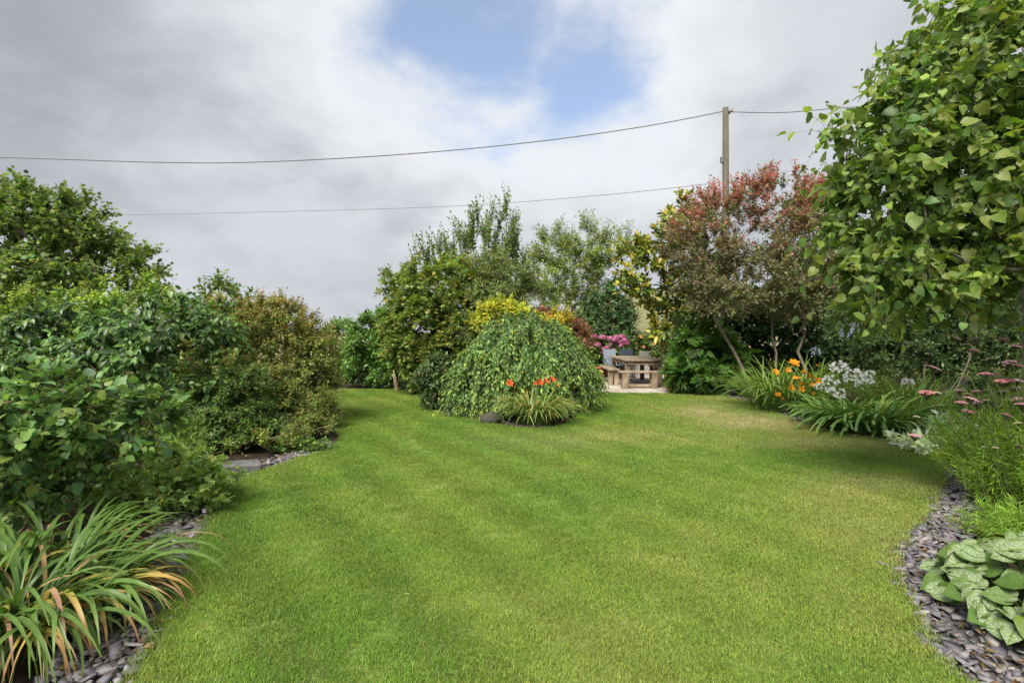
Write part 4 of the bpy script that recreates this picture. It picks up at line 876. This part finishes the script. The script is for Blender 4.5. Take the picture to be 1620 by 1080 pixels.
# perennial by the wall
pe = plant('rose_bush', 'loose pale green bush with small peach flowers below the stone wall', 'shrub', (P(1025, 590, 18.9)[0], 18.9), [ell(1022, 552, 18.9, 38, 26, .4), ell(1000, 566, 18.9, 26, 22, .35), ell(1048, 552, 18.9, 24, 30, .4)], 170, T_ovate(.5), [((.12, .16, .05), 3), ((.085, .13, .035), 3)], 121, twigs=7, twig_len=.3, per=8, size=.075, stems=5, spread=.25, trunk_r=.014, wu=.8, trunk_name='stem')
pm = [lily_mesh('flower', (.6, .3, .1), (.65, .3, .14), .09) for _ in range(2)]
for k in range(9): p_ = P(1004 + 44 * rng.random(), 532 + 30 * rng.random(), 18.5); o = link('flower', pm[k % 2], pe, p_ - np.array(pe.location)); o.rotation_euler = (1.0, rng.normal() * .4, rng.normal())
# magnolia
plant('magnolia_tree', 'slender magnolia with large yellowing glossy leaves beside the timber table', 'tree', (P(1063, 615, 13.9)[0], 13.7), [ell(1050, 400, 13.6, 42, 55, .6), ell(1075, 350, 13.6, 26, 40, .5), ell(1020, 430, 13.6, 36, 55, .5), ell(1085, 430, 13.6, 30, 70, .6), ell(1066, 500, 13.6, 36, 50, .5) , ell(1000, 400, 13.6, 22, 22, .4)],
      150, T_ovate(.48, .08, .08), [((.095, .135, .02), 3), ((.15, .16, .02), 3), ((.055, .10, .02), 3)], 122, twigs=5, twig_len=.32, per=7, size=.155, mat=M_GLOSS, indiv=300, stems=3, spread=.08, trunk_r=.035, tip=((.28, .24, .03), .45), top=[((.27, .2, .025), .5, .4)], wu=.9, shell=.6, bark=(.14, .11, .08), fork=.4, tipr=.005)
plant('euonymus_shrub', 'small yellow-splashed shrub at the corner of the patio', 'shrub', (P(1066, 618, 13.3)[0], 13.25), [ell(1064, 602, 13.2, 10, 15, .18), ell(1068, 590, 13.3, 9, 20, .18)], 46, T_ovate(.5), [((.36, .3, .03), 3), ((.2, .22, .03), 3), ((.09, .13, .02), 2)], 123, twigs=7, twig_len=.13, per=8, size=.065, stems=3, spread=.05, trunk_r=.014, trunk_name='stem')
# tree peony
plant('tree_peony', 'fresh green shrub of deeply cut fan leaves between magnolia and crocosmia', 'shrub', (P(1115, 612, 13.2)[0], 13.2), [ell(1115, 555, 12.9, 48, 48, .6), ell(1092, 570, 12.8, 22, 40, .45), ell(1145, 575, 12.8, 28, 32, .5), ell(1105, 590, 12.7, 40, 24, .5)],
      105, T_spray(7, .2, .42), [((.045, .10, .018), 4), ((.06, .13, .022), 3), ((.035, .08, .016), 2)], 124, twigs=3, twig_len=.25, per=5, size=.29, indiv=300, stems=6, spread=.15, trunk_r=.02, wo=.9, wu=.5, droop=.4, nu=.7, no=.7, fork=.3, trunk_name='stem')
# red-tinted tree
plant('red_leaved_tree', 'spreading multi-stemmed tree with red and bronze top leaves before the pole', 'tree', (P(1228, 590, 12)[0], 12.1), [ell(1190, 370, 12.1, 120, 85, 1.4), ell(1110, 390, 12.1, 62, 70, 1.0), ell(1270, 400, 12, 75, 95, 1.2), ell(1235, 310, 12.1, 66, 40, .9), ell(1180, 440, 12, 115, 58, 1.3), ell(1300, 330, 12.1, 45, 50, .8), ell(1135, 330, 12.2, 36, 32, .7), ell(1150, 465, 11.9, 70, 40, .9), ell(1270, 470, 11.9, 80, 45, .9)],
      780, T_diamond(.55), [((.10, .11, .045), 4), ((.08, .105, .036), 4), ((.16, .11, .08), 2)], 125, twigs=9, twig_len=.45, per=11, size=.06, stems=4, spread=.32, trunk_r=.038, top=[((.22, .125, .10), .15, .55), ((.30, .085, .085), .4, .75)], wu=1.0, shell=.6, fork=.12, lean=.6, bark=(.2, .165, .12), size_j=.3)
# dark evergreens behind the right border
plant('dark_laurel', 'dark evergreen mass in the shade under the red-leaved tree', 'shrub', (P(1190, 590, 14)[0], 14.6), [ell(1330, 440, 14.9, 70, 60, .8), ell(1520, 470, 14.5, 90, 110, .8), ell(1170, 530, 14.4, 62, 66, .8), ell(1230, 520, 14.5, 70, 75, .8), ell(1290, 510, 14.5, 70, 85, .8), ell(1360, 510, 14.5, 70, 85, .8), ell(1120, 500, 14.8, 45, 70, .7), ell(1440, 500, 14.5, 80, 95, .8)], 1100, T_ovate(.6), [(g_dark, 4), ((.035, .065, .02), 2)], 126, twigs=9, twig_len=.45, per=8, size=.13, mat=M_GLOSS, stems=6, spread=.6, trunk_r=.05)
plant('box_shrub', 'large fine-leaved dark green evergreen behind the white agapanthus', 'shrub', (P(1450, 600, 9.8)[0], 9.9), [ell(1440, 500, 9.8, 75, 62, .8), ell(1375, 500, 10, 55, 58, .7), ell(1520, 490, 9.7, 80, 80, .9), ell(1590, 480, 9.6, 60, 95, .9), ell(1450, 550, 9.6, 110, 45, .6), ell(1560, 570, 9.5, 80, 50, .6), ell(1660, 480, 9.5, 70, 110, .9)],
      950, T_diamond(.5), [((.04, .08, .022), 4), (g_dark, 3), ((.08, .115, .03), 2)], 127, twigs=10, twig_len=.3, per=10, size=.058, stems=8, spread=.7, trunk_r=.035, wr=.8, trunk_name='stem')
# broad-leaved tree, nearest on the right
plant('lime_tree', 'broad round-leaved tree overhanging the pink yarrow', 'tree', (P(1652, 700, 5.4)[0], 5.4), [ell(1560, 130, 4.7, 120, 115, .9), ell(1470, 190, 4.6, 105, 85, .75), ell(1375, 240, 4.6, 88, 50, .55), ell(1420, 320, 4.5, 105, 70, .7), ell(1580, 300, 4.5, 110, 120, .9), ell(1390, 410, 4.5, 56, 48, .45), ell(1490, 60, 4.9, 50, 60, .6), ell(1650, 50, 4.9, 140, 130, 1.0), ell(1560, 425, 4.2, 70, 36, .4), ell(1335, 335, 4.6, 36, 36, .35), ell(1600, 400, 4.3, 60, 60, .5), ell(1490, 400, 4.4, 60, 45, .45), ell(1375, 435, 4.5, 50, 52, .45), ell(1440, 450, 4.5, 45, 40, .4)],
      580, T_heart(.88, .12, .25, 6, .16), [((.08, .132, .022), 4), ((.115, .17, .03), 3), ((.048, .09, .021), 3)], 128, twigs=5, twig_len=.46, per=7, size=.069, size_j=.42, hi=T_heart(.88, .13, .25, 9, .16), indiv=300, mat=M_LEAF, trunk_r=.085, wr=.85, shell=.55, tip=((.12, .15, .03), .45), wo=.9, wu=.1, sag=.35, droop=.6, nu=.6, no=.6, nr=.85, fork=.45, bark=(.2, .18, .145), twig_r=.0018, pull=.25, lean=.1)

# ================================================================== BORDER PLANTS
rgc = np.random.default_rng(77)
gs = [(.05, .085, .02), (.095, .16, .03), (.12, .18, .035)]
# yellowing daylily clump, front left
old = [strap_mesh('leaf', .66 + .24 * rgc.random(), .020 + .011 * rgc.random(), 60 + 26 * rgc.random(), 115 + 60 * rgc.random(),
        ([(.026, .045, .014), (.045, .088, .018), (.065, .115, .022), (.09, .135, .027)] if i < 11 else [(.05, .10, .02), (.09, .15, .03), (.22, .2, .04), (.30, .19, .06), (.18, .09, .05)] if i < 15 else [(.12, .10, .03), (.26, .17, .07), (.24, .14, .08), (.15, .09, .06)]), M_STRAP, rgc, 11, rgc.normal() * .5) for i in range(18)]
wts = np.array([1.] * 11 + [.8] * 4 + [.5] * 3); wts /= wts.sum()
dlo = clump('daylily_clump', 'large arching strap-leaved clump with yellow and brown withered leaves', 'plant', (-2.68, 2.74), 300, .46, old, 201, weights=wts)
acc_v, acc_q, acc_c, acc_u, n0 = [], [], [], [], 0
for k in range(380):
    m_ = old[rgc.choice(18, p=wts)]; nv = len(m_.vertices); v_ = np.zeros(nv * 3, np.float32); m_.vertices.foreach_get('co', v_); c_ = np.zeros(nv * 4, np.float32); m_.attributes['Col'].data.foreach_get('color', c_)
    u_ = np.zeros(nv * 3, np.float32); m_.attributes['luv'].data.foreach_get('vector', u_); q_ = np.zeros(len(m_.loops), np.int32); m_.loops.foreach_get('vertex_index', q_)
    a = rgc.random() * 6.283; r = .46 * math.sqrt(rgc.random()); b = a + rgc.normal() * .6; v_ = v_.reshape(-1, 3) * (.6 + .4 * rgc.random())
    acc_v.append(np.stack([v_[:, 0] * math.cos(a) - v_[:, 1] * math.sin(a) + r * math.cos(b), v_[:, 0] * math.sin(a) + v_[:, 1] * math.cos(a) + r * math.sin(b), v_[:, 2]], 1)); acc_q.append(q_.reshape(-1, 4) + n0); acc_c.append(c_.reshape(-1, 4)[:, :3]); acc_u.append(u_.reshape(-1, 3)); n0 += nv
ob = link('inner_leaves', mesh_data('inner_leaves', np.concatenate(acc_v), None, np.concatenate(acc_q), M_STRAP, np.concatenate(acc_c), np.concatenate(acc_u), True), dlo); ob['kind'] = 'stuff'
clump('daylily_clump', 'smaller strap-leaved clump under the broad-leaved hazel shrub', 'plant', (-3.05, 3.35), 80, .22, old[:12], 202)
# geranium / columbine
def herb(name, label, c, r, hgt, n, tmpl, size, pal, seed, stems_n=40, flowers=None, mat=None, low=.3):
    rg = np.random.default_rng(seed); base = np.array([c[0], c[1], -.04]); ro = root(name, base, label, 'plant'); acc = Acc(); tipp = []
    for i in range(stems_n):
        a = rg.random() * 6.283; q = math.sqrt(rg.random()); e = base + np.array([r[0] * q * math.cos(a), r[1] * q * math.sin(a), hgt * (1 - .55 * q * q) * (.65 + .5 * rg.random())])
        s = base + (e - base) * np.array([.45, .45, 0]); t_ = np.linspace(0, 1, 5)[:, None]; pts_ = s + (e - s) * t_ + np.array([e[0] - base[0], e[1] - base[1], 0]) * (t_ * t_ - t_) * .3
        tube(acc, pts_, np.linspace(.0035, .0018, 5), 4, (.10, .14, .04)); tipp.append(pts_)
    so_ = link('stems', acc.data('stems', M_PETAL, base), ro); so_['kind'] = 'stuff'
    tp = np.array(tipp); k = rg.integers(0, stems_n, n); tt = low + (1 - low) * rg.random(n) ** .7
    i0 = (tt * 4).astype(int).clip(0, 3); f_ = tt * 4 - i0; pos = tp[k, i0] * (1 - f_)[:, None] + tp[k, i0 + 1] * f_[:, None] + rg.normal(size=(n, 3)) * .025; pos[:, 2] = pos[:, 2].clip(.0, 9)
    o_ = norm(pos - base - [0, 0, hgt * .2]); d = norm(o_ * .7 + rg.normal(size=(n, 3)) * .6 - UP * .1); fr = leaf_frames(d, norm(UP + o_ * .5 + rg.normal(size=(n, 3)) * .35), 0)
    sz = size * (1 + rg.normal(size=n) * .25).clip(.5, 1.5); col = palette(pal, n, rg); V, T, C, L = place_leaves(tmpl, pos, fr, sz, col)
    f = link('foliage', mesh_data('foliage', V - base, T, None, mat or M_SOFT, C, L), ro); f['kind'] = 'stuff'
    return ro, base
gr, gb = herb('geranium_clump', 'sprawling pale green leafy clump with lilac flowers at the lawn edge', (P(262, 820, 4.45)[0], 4.5), (.62, .55), .62, 1900, T_palm(5, .5, 130), .062, [((.15, .21, .06), 3), ((.115, .175, .05), 3), ((.2, .24, .065), 1)], 203, 80)
lil = [lily_mesh('flower', (.55, .42, .55), (.6, .48, .62), .03) for _ in range(2)]
for k, (px, py, Y) in enumerate([(178, 775, 4.4), (200, 785, 4.4), (303, 714, 4.9), (285, 735, 4.8), (325, 740, 4.8), (325, 806, 4.3), (247, 720, 5.0), (190, 772, 4.4)]):
    p_ = P(px, py, Y); o = link('flower', lil[k % 2], gr, p_ - gb); o.rotation_euler = (rng.normal() * .7, rng.normal() * .7, 0); o.parent = stalk(gr, gb, [p_[0] - .05, p_[1] + .05, 0], p_ - [0, 0, .03], .002)
herb('groundcover_clump', 'low dark leafy groundcover filling the soil under the broad-leaved hazel shrub', (P(60, 800, 4.6)[0], 4.7), (.95, .75), .3, 2600, T_ovate(.5), .06, [((.04, .075, .022), 3), ((.06, .10, .03), 3), ((.085, .13, .035), 1)], 217, 90)
herb('cranesbill_mat', 'low green leafy mat between the flat stone block and the rusty shrub', (G(440, 726)[0], G(440, 726)[1] + .52), (.5, .16), .2, 900, T_palm(5, .5, 130), .05, [((.07, .12, .03), 3), ((.10, .155, .04), 3)], 219, 60, low=.05)
herb('loosestrife_clump', 'upright leafy green perennial beside the flat stone block', (P(285, 735, 5.6)[0], 5.55), (.5, .4), .85, 1500, T_ovate(.38), .06, [((.075, .125, .03), 3), ((.11, .165, .04), 2)], 204, 60)
# lily clump with red-orange flowers
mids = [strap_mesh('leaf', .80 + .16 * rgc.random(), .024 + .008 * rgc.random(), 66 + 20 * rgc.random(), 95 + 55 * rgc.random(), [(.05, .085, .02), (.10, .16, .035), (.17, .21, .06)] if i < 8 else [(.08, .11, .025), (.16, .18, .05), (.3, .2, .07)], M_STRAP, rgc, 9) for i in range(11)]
q = G(850, 671); dlc = clump('daylily_clump', 'fountain of narrow strap leaves with orange-red blooms under the weeping tree', 'plant', (q[0], q[1] + .12), 270, .27, mids, 205)
red = [lily_mesh('flower', (.62, .10, .02), (.66, .13, .03), .085) for _ in range(3)]
for k, (px, py) in enumerate([(806, 608), (852, 606), (861, 605), (872, 603), (846, 607), (886, 610)]):
    p_ = P(px, py, 8.55); b0 = np.array(dlc.location); o = link('flower', red[k % 3], dlc, p_ - b0); o.rotation_euler = (.9 + rng.normal() * .3, rng.normal() * .5, rng.normal() * .5); s_ = 1.15 if k < 4 else .6; o.scale = (s_,) * 3
    o.parent = stalk(dlc, b0, [b0[0] + rng.normal() * .1, b0[1], 0], p_, .004)
# orange crocosmia clump
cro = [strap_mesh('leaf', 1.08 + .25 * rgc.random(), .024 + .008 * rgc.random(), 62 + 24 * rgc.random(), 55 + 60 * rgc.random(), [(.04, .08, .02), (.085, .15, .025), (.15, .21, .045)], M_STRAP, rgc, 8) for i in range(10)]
q = P(1240, 620, 10.2); crc = clump('lily_clump', 'bushy strap-leaved clump carrying bright orange star flowers', 'plant', (q[0], q[1] + .1), 300, .55, cro, 206)
orr = [lily_mesh('flower', (.72, .30, .02), (.75, .30, .015), .12) for _ in range(3)]
for k, (px, py, s_) in enumerate([(1255, 578, 1.2), (1246, 586, .7), (1226, 590, .8), (1233, 596, .6), (1276, 589, 1.), (1280, 598, 1.), (1289, 603, 1.), (1260, 602, .9), (1265, 609, .9), (1247, 614, 1.15), (1282, 608, .7), (1266, 616, .8), (1231, 626, .7), (1237, 631, .5), (1283, 622, .6), (1291, 579, .5)]):
    p_ = P(px, py, 9.6); b0 = np.array(crc.location); o = link('flower', orr[k % 3], crc, p_ - b0); o.rotation_euler = (1.0 + rng.normal() * .35, rng.normal() * .5, rng.normal() * .6); o.scale = (s_,) * 3
    o.parent = stalk(crc, b0, [b0[0] + rng.normal() * .25, b0[1], 0], p_, .004)
low = [strap_mesh('leaf', .42 + .1 * rgc.random(), .02, 60 + 24 * rgc.random(), 90 + 40 * rgc.random(), [(.06, .10, .02), (.13, .2, .035), (.19, .25, .05)], M_STRAP, rgc, 6) for i in range(6)]
q = G(1275, 655); clump('daylily_clump', 'low light green grassy clump in front of the orange star flowers', 'plant', (q[0] + .1, q[1] + .2), 120, .4, low, 207)
q = G(1195, 628); clump('daylily_clump', 'very low yellow-green tuft at the shaded end of the slate edge', 'plant', (q[0], q[1] + .3), 70, .35, low, 208, smin=.35, smax=.6)
q = P(1290, 590, 11.2); clump('iris_clump', 'tall green blades behind the orange star flowers at the foot of the red-leaved tree', 'plant', (q[0], q[1]), 170, .6, cro, 218, smin=.8, smax=1.2)
# agapanthus
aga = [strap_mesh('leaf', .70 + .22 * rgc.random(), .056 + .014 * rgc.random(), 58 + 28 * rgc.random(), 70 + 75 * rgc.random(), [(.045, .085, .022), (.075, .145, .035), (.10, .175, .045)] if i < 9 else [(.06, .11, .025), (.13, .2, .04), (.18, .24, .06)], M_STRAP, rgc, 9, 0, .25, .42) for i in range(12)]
q = G(1410, 690); ag = clump('agapanthus_clump', 'agapanthus clump with broad strap leaves and white flower heads', 'plant', (q[0] - .05, q[1] + .45), 250, .5, aga, 209)
q2 = G(1335, 676); clump('agapanthus_clump', 'spreading strap-leaved clump joining the orange flowers to the white ones', 'plant', (q2[0] + .1, q2[1] + .35), 150, .34, aga, 210, smin=.6, smax=.9)
thin = [strap_mesh('leaf', .9 + .2 * rgc.random(), .022, 68 + 18 * rgc.random(), 40 + 40 * rgc.random(), [(.04, .09, .02), (.07, .15, .025), (.11, .19, .04)], M_STRAP, rgc, 7) for i in range(6)]
q3 = P(1430, 640, 8.9); clump('iris_clump', 'tall narrow green blades rising behind the white flower heads', 'plant', (q3[0], q3[1]), 170, .55, thin, 211)
wh = [umbel_mesh('flower_head', .115, 42, (.86, .86, .83), (.25, .3, .12), rgc) for _ in range(3)]; bl = umbel_mesh('flower_head', .08, 30, (.36, .39, .5), (.2, .25, .12), rgc)
for k, (px, py, s_) in enumerate([(1327, 583, .9), (1314, 604, .85), (1321, 622, .95), (1352, 597, 1.), (1366, 603, .95), (1376, 592, .55), (1436, 606, .6), (1295, 612, .45)]):
    p_ = P(px, py, 7.75); b0 = np.array(ag.location); o = link('flower_head', wh[k % 3], ag, p_ - b0); o.scale = (s_,) * 3; o.rotation_euler = (rng.normal() * .3, rng.normal() * .3, rng.random() * 6)
    o.parent = stalk(ag, b0, [b0[0] + (p_[0] - b0[0]) * .6, b0[1], 0], p_, .006, (.11, .17, .05))
pa = herb('catmint_clump', 'feathery olive-green perennial behind the agapanthus', (P(1400, 570, 9.6)[0], 9.3), (1.0, .35), 1.05, 3800, T_diamond(.22), .06, [((.10, .12, .04), 3), ((.14, .15, .05), 2), ((.075, .105, .03), 3)], 212, 110)
b0 = pa[1]
for px, py in ((1340, 525), (1352, 519), (1290, 558), (1335, 530)):
    p_ = P(px, py, 9.3); o = link('flower_head', bl, pa[0], p_ - b0); o.parent = stalk(pa[0], b0, [p_[0] - .08, p_[1] + .1, 0], p_, .005)
# silver lamb's ears
q = G(1446, 714); sv = herb('lambs_ear', 'silvery white felt-leaved mat beside the yellow groundcover', (q[0] + .22, q[1] + .12), (.5, .36), .26, 620, T_ovate(.36, .06, .1), .10, [((.38, .42, .36), 3), ((.30, .35, .29), 2), ((.45, .47, .42), 1)], 213, 40)
q = P(1500, 665, 7.1); herb('lambs_ear', 'taller silvery leaf clump behind the felt-leaved mat', (q[0], q[1]), (.34, .25), .5, 330, T_ovate(.36, .06, .1), .10, [((.33, .38, .32), 3), ((.24, .30, .24), 2)], 214, 30)
q = G(1500, 722); herb('stonecrop_mat', 'bright yellow-green groundcover between silver leaves and yarrow', (q[0] + .12, q[1] - .02), (.34, .2), .16, 900, T_diamond(.5), .035, [((.3, .33, .03), 3), ((.42, .36, .03), 2), ((.18, .25, .03), 2)], 215, 40)
# dead agapanthus leaves
# pink yarrow
yc = P(1590, 800, 4.5); yr, yb = herb('yarrow_clump', 'tall feathery green clump topped with flat pink flower heads', (yc[0] + .33, yc[1] + .1), (.74, .85), 1.2, 27000, T_diamond(.075, .02), .066, [((.115, .195, .027), 4), ((.16, .235, .04), 3), ((.085, .15, .022), 2)], 216, 190, low=.02)
pk = [corymb_mesh('flower_head', .04, 60, tuple(x * 1.2 for x in cc_), rgc) for cc_ in ((.55, .29, .37), (.6, .37, .45), (.5, .19, .23), (.62, .46, .49), (.42, .38, .24), (.5, .24, .30))]
fh = [(1510, 534, 0), (1541, 538, 3), (1541, 555, 2), (1586, 537, 5), (1607, 548, 0), (1477, 582, 0), (1597, 573, 1), (1600, 579, 1), (1612, 578, 2), (1534, 590, 4), (1559, 592, 5), (1575, 594, 1), (1583, 603, 2), (1592, 602, 2), (1608, 602, 3), (1519, 618, 1), (1544, 619, 5), (1605, 614, 3), (1466, 621, 2), (1530, 623, 4), (1536, 631, 0), (1545, 637, 1), (1560, 633, 4), (1521, 637, 5), (1600, 633, 0), (1612, 631, 1), (1585, 620, 3), (1531, 651, 2), (1618, 640, 0), (1608, 545, 4), (1592, 545, 4), (1528, 545, 4), (1570, 567, 4), (1558, 570, 4), (1496, 590, 4), (1483, 621, 4), (1450, 659, 4), (1447, 689, 0), (1592, 657, 5), (1610, 669, 4), (1557, 707, 4), (1575, 708, 4), (1612, 705, 4), (1602, 690, 4)]
for k, (px, py, j) in enumerate(fh):
    p_ = P(px, py, 4.15 + .45 * rng.random() - (.15 if py > 650 else 0)); o = link('flower_head', pk[j], yr, p_ - yb); s_ = (.85 + .5 * rng.random()) * (.55 if j == 4 else 1); o.scale = (s_,) * 3; o.rotation_euler = (rng.normal() * .15, rng.normal() * .15, 0)
    def lf(acc, pts_):
        for t_ in (1, 2, 3, 4):
            d_ = norm(rng.normal(size=3) + [0, 0, .4]) * .07; acc.add([pts_[t_], pts_[t_] + d_ * .5 + [0, 0, .008], pts_[t_] + d_, pts_[t_] + d_ * .5 - [0, 0, .008]], None, [[0, 1, 2, 3]], (.12, .19, .035))
    o.parent = stalk(yr, yb, [yb[0] + (p_[0] - yb[0]) * .55 + .1, yb[1] + (p_[1] - yb[1]) * .6, 0], p_ - [0, 0, .04 * s_], .0032, (.15, .2, .06), .06, extra=lf)
q = G(1590, 862); herb('yarrow_seedlings', 'low feathery green foliage between the pink yarrow and the silvered leaves', (q[0] + .28, q[1] + .05), (.55, .42), .34, 6500, T_diamond(.09, .02), .06, [((.115, .195, .027), 4), ((.15, .22, .04), 3), ((.085, .15, .022), 2)], 220, 80, low=.05)
# silver-veined brunnera
br = root('brunnera_clump', (2.95, 2.68, -.04), 'low clump of big silvered heart-shaped leaves with green veins', 'plant')
rb = np.random.default_rng(31); hm = [mesh_data('leaf', v_[0], v_[1], None, M_SILVER, np.tile(c_, (len(v_[0]), 1)), np.stack([v_[0][:, 0], v_[0][:, 1], v_[0][:, 0] * 0], 1), True)
      for v_, c_ in ((T_heart(.98, .10, .12, 13, .16, .012), (.075, .14, .025)), (T_heart(.9, .06, .22, 13, .14, .012), (.095, .16, .03)), (T_heart(1.02, .14, .10, 13, .16, .012), (.07, .13, .025)), (T_heart(.86, .18, .25, 13, .12, .012), (.12, .18, .035)))]
for k in range(270):
    a = rb.random() * 6.283; q_ = math.sqrt(rb.random()); x_, y_ = .50 * q_ * math.cos(a), .70 * q_ * math.sin(a); z_ = .08 + .34 * (1 - q_ ** 2) * (.6 + .6 * rb.random()) + .05 * rb.random()
    a2 = a + rb.normal() * .6; s_ = .085 + .065 * rb.random(); o = link('leaf', hm[rb.integers(4)], br)
    d_ = norm(np.array([[math.cos(a2), math.sin(a2), -.25 + .3 * rb.normal()]])); f_ = leaf_frames(d_, norm(np.array([[-.25, -.45, 1.]]) + rb.normal(size=(1, 3)) * .28), 0)[0] * s_
    q2_ = (x_, y_, z_); o.matrix_local = Matrix([[*f_[i], q2_[i]] for i in range(3)] + [[0, 0, 0, 1]])
    ac = Acc(); tube(ac, [[x_ * .35, y_ * .35, 0], [x_ * .75, y_ * .75, z_ * .6], [x_, y_, z_]], [.0035, .003, .0025], 4, (.11, .16, .05)); o.parent = link('leaf_stalk', ac.data('leaf_stalk', M_PETAL), br)

# ================================================================== SMALL THINGS
q = G(372, 748); sb = tag(box('stone_block', (.42, .26, .15), (q[0], q[1] + .1, .02), M_BLOCK, None, (0, .08, R(34)), .02), 'flat grey stone block on the slate below the low orange-tipped shrub', 'stone block')
dr = rock('rock', 'dark mossy rock at the foot of the weeping dome tree', 777, 668, .42, 3, 1.0); dr.data = dr.data.copy(); dr.data.materials[0] = mottle_mat('mossy_rock', [(.03, .03, .025), (.07, .065, .05), (.09, .1, .05)], 8)
rock('rock', 'pale rock under the cut-leaved shrub beside the magnolia', 1088, 616, .5, 1, .8)
rock('rock', 'small pale rock at the slate edge between the magnolia and cut-leaved shrub', 1098, 621, .34, 5, .7)
rock('rock', 'flat pale rock where the cut-leaved shrub meets the shade', 1142, 617, .5, 6, .6)
rock('rock', 'brown rock by the terracotta pot on the patio edge', 944, 602, .5, 2, .7)
rock('rock', 'rounded brown rock between the terracotta pot and the long bench', 962, 601, .45, 4, .8)

fl = [mesh_data('fallen_leaf', v_[0], v_[1], None, M_LEAF, np.tile(c_, (len(v_[0]), 1)), np.stack([v_[0][:, 0], v_[0][:, 1], v_[0][:, 0] * 0], 1)) for v_, c_ in ((T_ovate(.5, .12, .1), (.3, .36, .12)), (T_ovate(.45, .2, .2), (.34, .24, .12)))]
for k, (px, py) in enumerate([(728, 672), (745, 678), (752, 674), (771, 683), (783, 681), (690, 671), (812, 690), (1168, 648), (1105, 668), (957, 893), (1012, 858), (1300, 812), (640, 945), (1245, 978)]):
    q = G(px, py); o = tag(link('fallen_leaf', fl[k % 2], None, (q[0], q[1], .024)), 'small pale fallen leaf lying on the open lawn', 'leaf', 'fallen leaves on the lawn'); o.scale = (.055,) * 3 if py < 700 else (.03,) * 3; o.rotation_euler = (.2, .1, k * 2.1)
